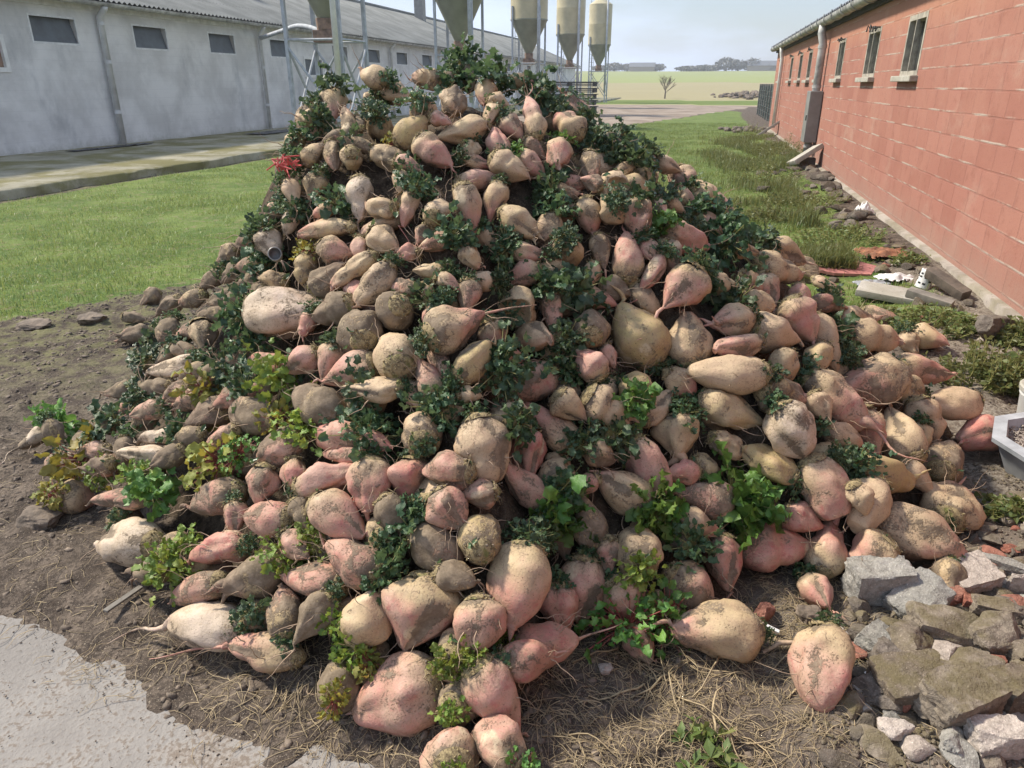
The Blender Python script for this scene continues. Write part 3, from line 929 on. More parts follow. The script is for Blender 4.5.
# ================================================================== FEED SILOS
silo_lab = ['cone of a cream feed silo cut off by the frame above the heap\'s left end', 'cream feed silo rising straight behind the crest of the heap',
            'cream feed silo third along, standing between two slimmer ones', 'narrower cream feed silo fourth along with its cone above the pallets',
            'farthest and smallest cream feed silo standing against open sky']
silo_lab[2] = 'third cream feed silo along the grey barn, right of the crest'
for i, u_ in enumerate((322, 459, 529, 570, 599)):
    s = solve_s(u_, -10.0, 4.0)
    t = tag(empty('feed_silo', W(-10.0, s, .0), (0, 0, -AZ)), silo_lab[i], 'silo', 'cream feed silos along the grey barn')
    rr = 1.02
    c = MB(); c.lathe([(rr, 4.86), (rr, 6.5), (rr * 1.004, 6.52), (rr, 6.54), (rr, 8.1), (.35, 8.55), (.35, 8.7)], n=32); c.build('tank', M['silo'], t, autosmooth=30)
    c = MB(); c.lathe([(.20, 3.20), (rr - .02, 4.80), (rr + .015, 4.82), (rr + .015, 4.885)], n=32); c.build('hopper', M['cone'], t, autosmooth=30)
    c = MB(); c.lathe([(.23, 2.92), (.25, 3.19)], n=12); c.box(-.30, .30, -.20, .20, 2.62, 2.92, .02); c.build('outlet_boot', M['rust'], t)
    lg = []
    for k in range(4):
        a = math.pi / 4 + k * math.pi / 2
        x, y = math.cos(a) * (rr + .05), math.sin(a) * (rr + .05)
        c = MB(); c.box(x - .045, x + .045, y - .05, y + .05, 0.0, 5.5); c.build('leg', M['galv'], t); lg.append((x, y))
    c = MB()
    for k in range(4):
        (x0, y0), (x1, y1) = lg[k], lg[(k + 1) % 4]
        c.tube([(x0, y0, 2.66), (x1, y1, 2.66)], .03, 6)
        c.tube([(x0, y0, .5), (x1, y1, 2.5)], .034, 6); c.tube([(x0, y0, 2.5), (x1, y1, .5)], .034, 6)
    c.build('bracing', M['galv'], t)
    c = MB(); c.tube([(.75, -1.0, .9), (.75, -1.0, 9.0)], .075, 12); c.build('fill_pipe', M['galv' if i else 'white'], t, smooth=True)
    if i in (2, 3, 4):
        c = MB(); c.tube([(-.98, .72, .6), (-.98, .72, 9)], .02, 6); c.tube([(-.62, .98, .6), (-.62, .98, 9)], .02, 6)
        for z in np.arange(.8, 8.6, .33): c.tube([(-.98, .72, z), (-.62, .98, z)], .014, 5)
        c.build('ladder', M['galv'], t)
    if i == 0: S0 = s
pts = [(-10.0, S0, 2.78), (-10.6, S0 + .4, 3.0), (-11.5, S0 + 1.2, 3.12), (-12.8, S0 + 2.6, 3.1), (-14.3, 23.3, 2.98)]
cv = []
for i in range(len(pts) - 1):
    p0, p1, p2, p3 = [Vector(pts[max(0, min(len(pts) - 1, j))]) for j in (i - 1, i, i + 1, i + 2)]
    for k in range(6):
        t = k / 6
        cv.append(.5 * ((2 * p1) + (-p0 + p2) * t + (2 * p0 - 5 * p1 + 4 * p2 - p3) * t * t + (-p0 + 3 * p1 - 3 * p2 + p3) * t ** 3))
cv.append(Vector(pts[-1]))
m = MB(); m.tube(cv, .062, 10)
o = m.build('auger_pipe', M['galv'], smooth=True); o.rotation_euler = (0, 0, -AZ)
tag(o, 'curved metal feed pipe from the nearest silo into the grey barn', 'pipe')

# black plastic strips lying on the walk below the drainpipe
for k, (n0, s0, L_, w_, lab) in enumerate(((-13.9, 14.2, 2.6, .30, 'crumpled black plastic strip on the walk below the barn\'s first window'), (-13.3, 20.6, 4.6, .7, 'long black plastic sheet lying along the foot of the grey barn'))):
    V, Fc = [], []
    for i in range(40):
        for j in range(6):
            V.append((n0 + (j / 5 - .5) * w_ * (1 + .3 * float(vnoise(i * .4, 3, seed=k))), s0 + i / 39 * L_, .185 + .05 * abs(float(fbm(i * .6, j * .9, seed=60 + k)))))
    Fc = [(i * 6 + j, i * 6 + 6 + j, i * 6 + 7 + j, i * 6 + 1 + j) for i in range(39) for j in range(5)]
    m = MB(); m.add(V, Fc); o = m.build('plastic_sheet', M['black'], smooth=True); o.rotation_euler = (0, 0, -AZ)
    sol = o.modifiers.new('thickness', 'SOLIDIFY'); sol.thickness = .004
    tag(o, lab, 'plastic sheet')

# ================================================================== FAR THINGS
for k in range(6):
    m = MB()
    z0 = k * .30
    for q in range(7): m.box(-1.5, 1.5, -.55 + q * .165, -.55 + q * .165 + .11, z0 + .20, z0 + .235)
    for q in (-1.4, -.05, 1.3): m.box(q, q + .1, -.55, .55, z0 + .0, z0 + .198)
    for q in range(3): m.box(-1.5, 1.5, -.57, -.552, z0 + .01 + q * .07, z0 + .055 + q * .07)
    s = 41.0
    o = m.build('pallet', M['dark'])
    pc = W(-7.2, s, 0); o.location = (pc.x, pc.y, gz(pc.x, pc.y)); o.rotation_euler = (0, 0, -AZ + random.uniform(-.05, .05))
    tag(o, ['bottom', 'second from bottom', 'third from bottom', 'third from top', 'second from top', 'topmost'][k] + ' dark slatted pallet in the stack behind the heap', 'pallet', 'dark pallets stacked by the silos')

fence = tag(empty('wire_fence', W(2.75, 33.0, 0), (0, 0, -AZ)), 'dark mesh fence on posts running from the brick barn\'s far end', 'fence')
for k in range(9):
    m = MB(); m.box(-.05, .05, k * 1.6 - .05, k * 1.6 + .05, -.1, 1.6, .01); m.build('post', M['post'], fence)
m = MB()
for z in np.arange(.08, 1.5, .24): m.tube([(0, 0, z), (0, 12.8, z)], .009, 4)
for y in np.arange(.15, 12.8, .20): m.tube([(0, y, .05), (0, y, 1.5)], .008, 4)
m.build('wire_mesh', M['netw'], fence)


def leaf_cloud(center, radii, n, size, seed, flat=.0):
    """n small leaf faces through the volume of an uneven crown"""
    r_ = np.random.default_rng(seed)
    d = r_.normal(size=(n, 3)); d /= np.linalg.norm(d, axis=1)[:, None]
    lump = 1 + .45 * fbm(d[:, 0] * 1.7 + seed, d[:, 1] * 1.7, d[:, 2] * 1.7, oct=3, seed=seed)
    rad = r_.uniform(.25, 1, n) ** .5 * lump
    c = np.array(center) + d * rad[:, None] * np.array(radii)
    a = r_.normal(size=(n, 3)); a /= np.linalg.norm(a, axis=1)[:, None]
    b = np.cross(a, r_.normal(size=(n, 3))); b /= np.linalg.norm(b, axis=1)[:, None]
    sz = size * r_.uniform(.6, 1.4, n)[:, None]
    V = np.stack([c - a * sz, c + b * sz * .5, c + a * sz, c - b * sz * .5], 1).reshape(-1, 3)
    return V, np.arange(4 * n).reshape(-1, 4)


def far_bush(u_, s, w, h, mat, name, label, seed, cat='bush', grp='bushes along the far field edge'):
    best = None
    for nn in np.linspace(-80, 140, 600):
        p = W(nn, s, 6.0)
        e = abs(proj(p)[0] - u_)
        if best is None or e < best[0]: best = (e, p)
    p = best[1]; p.z = gz(p.x, p.y)
    root = tag(empty(name, p, (0, 0, 0)), label, cat, grp)
    m = MB(); m.tube([(0, 0, -.2), (.05, 0, h * .3), (.1, .05, h * .55)], [w * .05, w * .04, w * .02], 6); m.build('trunk', M['bark'], root)
    V, Fc = leaf_cloud((0, 0, h * .55), (w * .5, w * .5, h * .5), 700, w * .05, seed)
    link_mesh('crown', np_mesh('crown', V, [Fc]), mat, root)
    return p


HB = [(600, 9, 2.6, 'low dark bush on the horizon beside the last silo'), (614, 10, 3.6, 'rounded dark bush on the skyline just left of the far farmhouse'),
      (627, 9, 3.2, 'small dark bush on the skyline touching the left farmhouse'), (655, 10, 3.4, 'small bush on the skyline right of the left farmhouse'),
      (690, 14, 2.2, 'low hedge clump on the skyline above the middle of the field'), (706, 14, 2.4, 'low wide bush on the skyline above the soil heap'),
      (725, 12, 5.6, 'tall round dark bush on the skyline left of the right farmhouse'), (737, 11, 4.6, 'dark bush between the tall round one and the right farmhouse'),
      (750, 11, 5.0, 'dark bush hard against the right farmhouse'), (775, 14, 3.0, 'low bush on the skyline nearest the brick barn')]
for k, (u_, w, h, lab) in enumerate(HB):
    far_bush(u_, 392, w, h, M['hedge'], 'far_bush', lab, 100 + k)
for u_, w, h, lab in ((642, 12, 4.2, 'dark roofed farmhouse on the skyline left of the bare tree'), (761, 13, 4.6, 'dark roofed farmhouse on the skyline above the fence')):
    best = min((abs(proj(W(nn, 390, 6))[0] - u_), nn) for nn in np.linspace(-80, 140, 2000))[1]
    p = W(best, 390, 0); p.z = gz(p.x, p.y) - .2
    hh = tag(empty('farmhouse', p, (0, 0, -AZ)), lab, 'house', 'farmhouses on the skyline')
    m = MB(); m.box(-w / 2, w / 2, -3, 3, 0, h * .55); m.build('wall', M['farwall'], hh)
    m = MB(); m.add([(-w / 2 - .3, -3.4, h * .53), (w / 2 + .3, -3.4, h * .53), (w / 2 + .3, 3.4, h * .53), (-w / 2 - .3, 3.4, h * .53), (-w / 2 - .3, 0, h), (w / 2 + .3, 0, h)],
                    [(0, 1, 5, 4), (2, 3, 4, 5), (0, 4, 3), (1, 2, 5)])
    m.build('roof', M['farroof'], hh)


def bare_tree(p, h, seed, label):
    r_ = random.Random(seed)
    root = tag(empty('bare_tree', p, (0, 0, 0)), label, 'tree')
    tm, cmb = MB(), MB()
    tm.tube([(0, 0, -.2), (.02, 0, h * .3), (.05, .02, h * .5)], [.10, .07, .05], 6)

    def br(q, d, L, r0, lev):
        e = q + d * L
        mid = q + d * L * .5 + Vector((r_.uniform(-1, 1), r_.uniform(-1, 1), r_.uniform(-.3, .6))) * L * .10
        cmb.tube([q, mid, e], [r0, r0 * .75, r0 * .45], 4, False)
        if lev:
            for _ in range(4):
                nd = (d + Vector((r_.uniform(-1, 1), r_.uniform(-1, 1), r_.uniform(-.1, .9))) * .75).normalized()
                br(q + d * L * r_.uniform(.35, 1), nd, L * .62, r0 * .5, lev - 1)
    for k in range(9):
        a = k * 2.4
        br(Vector((.02, 0, h * r_.uniform(.12, .5))), Vector((math.cos(a) * .7, math.sin(a) * .7, r_.uniform(.5, 1.2))).normalized(), h * .34, .035, 3)
    tm.build('trunk', M['bark'], root); cmb.build('crown', M['bark'], root)


p = W(*[(nn, 90) for nn in [min((abs(proj(W(q, 90, .3))[0] - 665), q) for q in np.linspace(-20, 20, 800))[1]]][0])
p.z = gz(p.x, p.y); bare_tree(p, 2.6, 5, 'small leafless tree standing alone at the edge of the stubble field')


def lumps(name, spots, mat, rmin, rmax, seed, res=2):
    """many small broken lumps in one mesh, for stuff nobody could count"""
    import bmesh
    bm = bmesh.new(); bmesh.ops.create_icosphere(bm, subdivisions=res, radius=1)
    bm.verts.index_update()
    B = np.array([v.co[:] for v in bm.verts]); T = np.array([[v.index for v in f.verts] for f in bm.faces]); bm.free()
    r_ = np.random.default_rng(seed)
    n = len(spots)
    sc = np.exp(r_.uniform(math.log(rmin), math.log(rmax), n))
    ax = r_.uniform(.55, 1.25, (n, 3)); ax[:, 2] *= .7
    yaw = r_.uniform(0, 6.28, n)
    for _ in range(5):
        dd_ = r_.normal(size=3); dd_ /= np.linalg.norm(dd_)
        B = B - np.clip(B @ dd_ - r_.uniform(.35, .75), 0, None)[:, None] * dd_
    V = B[None] * (1 + .38 * vnoise(B[None, :, 0] * 1.5 + r_.uniform(0, 90, n)[:, None], B[None, :, 1] * 1.5, B[None, :, 2] * 1.5, seed))[..., None]
    V = V * ax[:, None]
    x = V[..., 0] * np.cos(yaw)[:, None] - V[..., 1] * np.sin(yaw)[:, None]; y = V[..., 0] * np.sin(yaw)[:, None] + V[..., 1] * np.cos(yaw)[:, None]
    V = np.stack([x, y, V[..., 2]], -1) * sc[:, None, None] + np.asarray(spots)[:, None]
    Fc = (T[None] + (np.arange(n) * len(B))[:, None, None]).reshape(-1, 3)
    return link_mesh(name, np_mesh(name, V.reshape(-1, 3), [Fc]), mat, smooth=False)


sp = []
for k in range(160):
    nn, s = random.gauss(0, .16), random.gauss(0, .55)
    p = W(4.6 + nn * 9.0, 95 + s * 4, 0); sp.append((p.x, p.y, gz(p.x, p.y) + .5 * math.exp(-(nn / .3) ** 2) * random.random()))
o = lumps('spoil_heap', sp, M['clod'], .15, .5, 71)
tag(o, 'low dark heap of spoil at the edge of the far field', 'soil heap', kind='stuff')
sp = []
for k in range(90):
    p = W(2.0 + random.gauss(0, .8), 29.5 + random.gauss(0, .6), 0); sp.append((p.x, p.y, gz(p.x, p.y) + .05))
o = lumps('weedy_mound', sp, M['stone_d'], .06, .22, 72)
tag(o, 'scatter of pale stones in the grass near the fence', 'stones', kind='stuff')

m = MB(); m.box(-1600, 1600, -900, 2600, -16, 17)
hz = bpy.data.materials.new('thin_winter_haze'); hz.use_nodes = True
ht = hz.node_tree; ht.nodes.clear()
ho = ht.nodes.new('ShaderNodeOutputMaterial'); hv = ht.nodes.new('ShaderNodeVolumePrincipled')
hv.inputs['Color'].default_value = (.86, .91, .98, 1); hv.inputs['Density'].default_value = .0009; hv.inputs['Anisotropy'].default_value = .2
ht.links.new(hv.outputs[0], ho.inputs['Volume'])
o = m.build('haze', hz); tag(o, 'thin pale winter haze lying over the yard and the far fields', 'haze', kind='stuff')

# ================================================================== BEETS
# u v (photo position), heading of the root tip on the picture (0 right, 90 down), length, width, colour code, flags
# colours: t tan, y yellow tan, o olive, m tan and pink, p pink, r red, v mauve, b brown, d mud covered, w chalky
# flags: N crown towards us, K tip towards us, T long tail, F forked, C cut face
BEETS = """
328 101 90 30 24 b|392 83 30 30 24 t|377 70 200 26 22 t|347 126 -95 32 16 b|358 122 -90 22 11 b|424 112 60 24 24 t N|416 133 -20 40 30 o|315 156 -40 30 21 b
334 155 60 26 19 b|349 162 100 26 22 t N|359 145 200 38 15 b|387 158 20 36 25 y|433 155 40 40 30 m|408 165 10 28 18 p|308 118 180 20 16 t|314 190 120 30 20 b
291 195 150 22 18 b|402 183 80 20 16 y|334 140 170 24 15 d|454 103 80 30 26 t KT|498 105 20 22 18 t|496 117 100 19 18 t|508 128 50 28 22 p|533 121 -95 40 22 m
572 109 -120 32 22 v|569 126 -130 34 28 m|464 132 172 54 24 y|497 146 -120 32 22 p|471 152 90 18 16 y|480 164 0 34 14 m|505 169 30 42 28 t|479 181 2 46 24 p T
535 152 40 30 19 v|531 163 30 36 26 m|559 161 97 38 26 m K|591 167 80 28 22 b|574 190 10 30 18 v|438 125 20 22 17 p|589 185 200 24 18 v|427 71 190 30 20 b
468 67 60 24 20 b|521 71 10 28 16 b|486 93 100 22 20 t|444 84 160 26 20 b|606 145 0 20 14 m|612 189 200 30 30 y CN|636 187 5 36 24 t|681 180 95 30 26 p
712 192 50 56 26 m|672 162 30 28 18 t|649 166 80 24 16 b|621 173 150 24 16 b|690 201 40 30 17 p|704 198 30 34 22 t|662 211 70 24 14 p|675 207 30 26 16 t
589 217 85 36 24 m|611 213 120 30 27 t N|566 211 170 26 24 b|633 225 100 34 34 m|683 237 22 48 27 m|710 227 48 36 19 m|728 236 45 28 15 m|646 182 0 24 20 t
360 201 90 42 27 w T|376 223 150 54 24 m T|274 243 60 30 25 w|327 232 172 54 21 m|291 225 120 26 18 w|325 211 160 24 15 m|337 251 20 32 27 v|384 240 30 30 26 y
360 253 90 24 18 p|356 272 140 54 22 t|329 283 -40 42 26 d|380 286 107 54 31 y T|306 270 100 30 24 o|281 316 -8 66 46 w|335 315 160 44 32 d|356 295 30 36 22 p
272 281 200 28 20 b|311 326 120 28 18 p|362 337 -100 46 42 d N|249 285 170 28 17 d|235 297 150 26 20 d|296 201 60 28 18 t|393 315 130 38 34 d N|387 217 170 28 22 t
407 209 110 38 21 m T|436 215 -60 30 27 y N|471 213 65 52 29 m T|495 207 95 40 23 m|515 233 30 44 28 y|436 246 160 36 19 p|424 235 120 24 20 v|409 257 170 22 15 p
430 270 188 34 20 y T|471 262 60 26 22 t|527 256 14 42 21 m|525 276 160 32 24 p|547 231 130 30 26 t|555 272 60 26 20 y|567 254 80 36 30 t N|481 285 200 28 22 t
468 301 90 34 26 v|452 285 20 26 17 p|519 311 -60 42 40 y CN|554 315 85 40 20 v|456 333 -32 62 44 m T|405 289 200 32 20 v|435 319 80 28 18 p|427 297 90 22 16 p
569 194 0 26 20 b|486 240 60 22 18 t|491 339 60 34 28 m|631 259 -95 50 31 m|600 255 82 36 21 m T|649 276 118 40 18 p T|669 258 60 34 28 m|622 288 20 32 22 d
602 304 22 42 23 m|644 305 48 42 24 t|681 296 117 52 43 m T|589 332 -95 36 36 d N|638 334 -125 72 56 o|691 349 -98 56 43 t|734 323 170 38 30 t|592 277 100 24 18 t
650 249 60 24 18 p|722 284 10 30 22 t|752 284 30 30 18 m|754 305 10 36 29 t|741 250 20 32 20 t|780 251 25 40 26 t|776 271 12 46 32 t|805 274 35 40 24 b
826 285 35 32 13 m|777 293 60 38 30 m|794 318 55 50 38 p|773 338 25 56 42 y|829 306 5 40 20 v|854 322 0 42 27 t|823 342 62 62 30 y|867 342 5 48 38 t
878 320 25 34 18 m|886 361 50 36 24 b|925 349 15 36 25 m|909 351 70 26 20 t|800 298 70 26 20 m|739 350 170 46 24 m|783 368 120 34 30 t|588 367 -130 44 32 m
610 359 60 26 18 p|637 392 -90 40 38 o N|732 376 172 76 38 y|685 390 30 38 26 m|730 415 8 70 48 y|603 416 30 54 40 t|658 410 -45 44 26 y|675 436 95 48 40 t
652 465 55 72 37 p|730 448 20 36 26 t|552 426 -148 66 37 m|601 394 160 38 24 t|568 402 90 34 26 b|400 362 -100 46 47 y N|431 388 -98 50 28 m|474 367 -55 52 36 o
507 357 20 32 24 m|538 340 20 40 30 t K|530 390 167 78 38 m T|440 364 60 38 20 p|378 393 172 58 26 y|422 437 -95 44 42 t N|482 452 78 70 50 y|506 419 -150 46 38 t N
528 458 86 54 41 r|571 410 30 40 30 t|470 396 0 24 18 t|305 362 150 36 26 p|330 368 110 40 28 m|272 367 180 48 25 r|350 374 160 58 36 p|321 413 -150 54 42 d
341 436 172 54 29 m C|248 422 200 48 37 d|280 452 150 52 36 v|208 416 160 44 32 v|206 334 60 32 26 t|174 371 165 54 22 w|135 336 160 30 20 d|134 317 0 22 13 b
38 437 112 38 18 w T|54 431 60 24 17 d|168 331 100 26 20 b|102 427 170 28 20 d|186 351 20 28 18 d|141 419 150 30 20 d|147 461 172 46 18 w|114 502 175 52 21 v
136 503 160 34 22 v|127 541 180 74 46 w|216 504 155 54 40 v|221 546 170 52 36 r|123 453 100 34 22 d|160 437 170 34 17 w|262 484 100 42 31 v|294 480 90 36 26 m
330 479 -18 66 36 p|375 488 93 54 46 m|344 518 35 62 45 m|271 521 180 46 36 p|309 521 60 34 26 d|256 580 150 66 42 d|315 584 188 66 44 r|357 563 -145 64 44 p
371 449 20 32 22 r|341 461 178 42 17 p|411 485 100 46 44 r|444 479 188 54 36 v|447 515 60 44 39 p|472 500 170 38 30 v|523 486 -135 58 30 v|560 477 -100 48 42 t N
436 552 30 56 42 d|480 541 -80 50 44 o N|512 588 100 86 62 m|386 522 60 42 32 d|600 456 20 34 26 b|618 490 -150 62 42 t|592 522 -88 58 33 b|703 473 20 32 30 m
679 476 170 32 24 p|704 505 175 52 40 m|629 560 -95 47 46 t N|698 530 20 48 28 m|719 560 80 56 36 r|588 485 150 28 20 p|834 401 50 76 50 m TF|792 437 62 58 48 w
783 397 10 44 38 b|870 384 160 58 46 m|817 363 120 36 24 t|907 394 -150 40 28 t|922 416 60 46 38 t|899 436 -110 62 40 y T|868 432 70 52 32 v|840 438 20 40 24 t
920 373 14 48 30 m|950 405 170 54 36 y|978 437 175 46 36 r|940 457 -70 42 40 d N|804 410 60 34 24 t|926 442 80 32 22 m|783 471 -145 58 34 o|818 489 66 70 46 m
886 477 8 64 34 o|869 510 118 58 36 y|908 540 55 92 54 m|946 507 -80 60 52 t N|808 524 20 40 32 r|826 549 -80 62 36 m|777 553 18 70 48 r T|861 558 150 52 46 m
150 300 160 24 16 d|170 306 150 26 18 d|192 300 160 28 19 v|214 280 150 28 18 d|228 258 150 26 18 b|248 240 140 26 18 d|158 386 160 30 20 d|188 398 160 32 22 v|214 378 150 34 24 d|236 362 150 32 22 v|258 392 150 34 24 v|120 392 160 28 18 d|128 408 150 26 18 v|84 440 160 28 18 d|106 470 160 32 20 v|170 455 150 34 22 d|232 440 150 34 24 v|190 440 160 30 20 b|70 462 160 26 17 d|256 300 150 30 20 d|244 312 160 28 20 v|266 236 150 28 18 d|252 268 170 28 18 v|232 275 150 26 18 d|222 300 170 28 19 d|276 212 150 26 18 v|283 168 130 26 18 d|292 145 140 24 16 b|210 320 160 28 18 d|190 334 160 26 18 v|176 400 150 32 22 v|196 376 160 30 20 d|152 412 160 30 20 v|232 402 150 34 24 v|168 356 150 26 18 d|96 452 170 30 18 v|842 508 60 32 24 t|920 480 50 42 22 y|211 632 178 66 43 w T|266 652 167 60 36 v T|199 590 160 50 34 v|290 609 -100 50 36 d|327 623 128 60 30 d|369 624 -60 60 48 t
424 615 100 76 66 m|400 693 152 92 64 p|476 634 95 54 50 m|492 697 60 84 50 m|516 674 -12 58 38 r|543 650 2 64 40 p T|560 612 80 56 36 r|588 592 94 66 45 p
624 604 60 50 44 v|685 594 40 56 46 m|490 746 -120 66 48 m C|715 646 172 88 56 t|818 682 100 84 58 m|816 596 86 42 31 p T|913 588 10 40 29 m|936 588 100 44 32 b
453 590 20 40 30 d|640 640 60 40 30 v|300 545 30 36 26 v|160 570 170 40 26 d|235 520 90 32 24 v|420 400 60 30 22 m|610 560 90 34 24 v|560 545 60 36 26 d
"""
# prominent beets: photo position -> (label, short name other labels use)
LANDMARK = {
    (638, 334): ('huge olive tan beet with green sprouts on its crown, right of the middle', 'the huge olive beet'),
    (691, 349): ('upright egg-shaped tan beet just right of the huge olive one', 'the upright egg-shaped beet'),
    (482, 452): ('bottle-shaped yellow tan beet with a thick necked root, low in the middle', 'the bottle-shaped beet'),
    (528, 458): ('red teardrop beet hanging point down right of the bottle-shaped one', 'the red teardrop beet'),
    (400, 362): ('ball-shaped tan beet turning its round fibrous crown to the viewer', 'the ball-shaped beet'),
    (519, 311): ('beet with a flat hollow cut face turned to the viewer', 'the hollow cut beet'),
    (456, 333): ('plump pink and yellow beet with a thin tail pointing up right', 'the plump tail-up beet'),
    (530, 390): ('long-tailed pink beet lying sideways in the middle of the heap', 'the long-tailed sideways beet'),
    (380, 286): ('bright yellow tan beet with its tail hanging down, left of the middle', 'the bright yellow beet'),
    (281, 316): ('very large greyish pink beet lying on the left flank behind dark leaves', 'the great grey beet'),
    (360, 201): ('pale pear-shaped beet hanging tip down on the upper left slope', 'the pale pear beet'),
    (612, 189): ('bright yellow beet sliced open, high on the right slope', 'the sliced yellow beet'),
    (631, 259): ('beet standing on its head with a pink tip upward, below a round one', 'the headstand beet'),
    (681, 296): ('big soil-streaked pink and tan beet with a thin tail, above the egg-shaped one', 'the soil-streaked beet'),
    (794, 318): ('glossy pink beet with a blunt broken tip at the right shoulder', 'the glossy pink beet'),
    (834, 401): ('large tan pink beet trailing two pale roots from its tip', 'the two-rooted beet'),
    (792, 437): ('chalky pointed beet lying left below the two-rooted one', 'the chalky pointed beet'),
    (732, 376): ('long ridged tan beet pointing left above a smooth orange tan one', 'the ridged tan beet'),
    (730, 415): ('smooth orange tan beet pointing right under the ridged tan one', 'the smooth orange beet'),
    (652, 465): ('long coral pink beet slanting down to bright green leaves', 'the coral beet'),
    (908, 540): ('biggest tan beet at the right foot, resting above grey concrete blocks', 'the biggest right-foot beet'),
    (777, 553): ('red beet with curled side roots at the heap\'s lower right edge', 'the curled-root red beet'),
    (818, 682): ('lone tan and pink beet lying free on the soil in front of the heap', 'the lone front beet'),
    (715, 646): ('fat tan beet with a stubby side root lying in front of red-stalked leaves', 'the stubby-rooted beet'),
    (400, 693): ('large glossy pink beet pointing at the concrete slab', 'the beet by the slab'),
    (424, 615): ('bulging two-tone beet with soil in its middle crease, near the front', 'the bulging creased beet'),
    (512, 588): ('largest tan to pink beet of the front, its crown under green leaves', 'the large front beet'),
    (588, 592): ('pink-nosed beet hanging point down beside a deep red one at the front', 'the pink-nosed beet'),
    (127, 541): ('chalky white beet half sunk in shadow at the left foot', 'the chalky left beet'),
    (211, 632): ('pale carrot-shaped beet with a leaf tuft lying nearest the concrete slab', 'the pale carrot beet'),
    (266, 652): ('small mauve beet with a long tail in front of the pale carrot-shaped one', 'the small tailed beet'),
    (375, 488): ('pink and tan beet hanging tip down with a snapped pale root end', 'the snapped-tip beet'),
    (344, 518): ('egg-shaped beet with a dark mud patch on its side, lower left slope', 'the mud-patched beet'),
    (216, 504): ('frosty mauve beet on the lower left flank above a red one', 'the frosty mauve beet'),
    (315, 584): ('smooth red-nosed beet pointing left near the front', 'the red-nosed beet'),
    (454, 103): ('round tan beet with spidery pale roots just under the crest', 'the spidery-rooted beet'),
    (464, 132): ('long yellow tan beet lying sideways under the spidery-rooted one', 'the long crest beet'),
    (559, 161): ('tan beet with a pink end turned toward the viewer, upper right slope', 'the pink-ended beet'),
    (712, 192): ('long pinkish tan beet sliding down the right skyline of the heap', 'the skyline beet'),
    (899, 436): ('yellowish beet with its thick tail pointing up on the right flank', 'the upturned-tail beet'),
    (946, 507): ('round tan beet hairy with roots at the rubble\'s edge', 'the hairy round beet'),
    (978, 437): ('reddish muddy beet farthest right, beside the grey plastic tub', 'the farthest right beet'),
    (174, 371): ('pale ribbed beet alone among dark leaves on the left flank', 'the pale ribbed beet'),
    (38, 437): ('white tapering beet at the far left tip of the heap', 'the white far-left beet'),
    (274, 243): ('pale beet on the upper left edge just above a small grey tin', 'the pale left-edge beet'),
    (490, 746): ('beet cut off by the bottom of the photo, with a pale hacked crown', 'the hacked-crown beet'),
    (492, 697): ('tan and red beet with a soil-crusted crown, just above the hacked-crown one', 'the soil-crusted beet'),
    (816, 596): ('little pink beet with a straight thin tail, left of the grey concrete block', 'the little straight-tailed beet'),
    (350, 374): ('bright pink conical beet pointing left beside the ball-shaped one', 'the bright pink cone beet'),
    (471, 213): ('pale pink beet with a forked white tail on the upper slope', 'the white-tailed beet'),
}

COLS = dict(t=('tan', .22, .34, .25, .12), y=('yellow tan', .12, .26, .22, .18), o=('olive', .06, .28, .95, 0), m=('tan and pink', .64, .36, .3, .12), p=('pink', .92, .33, .1, .18),
            r=('red', 1.25, .32, .2, 0), v=('mauve', .82, .55, .3, .1), b=('brown', .35, .74, .4, 0), d=('mud-caked', .35, .95, .5, 0), w=('chalky', .30, .36, .1, .85))

rows = []
for rec in BEETS.replace('\n', '|').split('|'):
    q = rec.split()
    if len(q) >= 6: rows.append((int(q[0]), int(q[1]), float(q[2]), float(q[3]), float(q[4]), q[5], q[6] if len(q) > 6 else ''))


def heap_normal(p):
    e = .08
    hx = float(heap_h(p.x + e, p.y) - heap_h(p.x - e, p.y)) / (2 * e); hy = float(heap_h(p.x, p.y + e) - heap_h(p.x, p.y - e)) / (2 * e)
    return Vector((-hx, -hy, 1)).normalized()


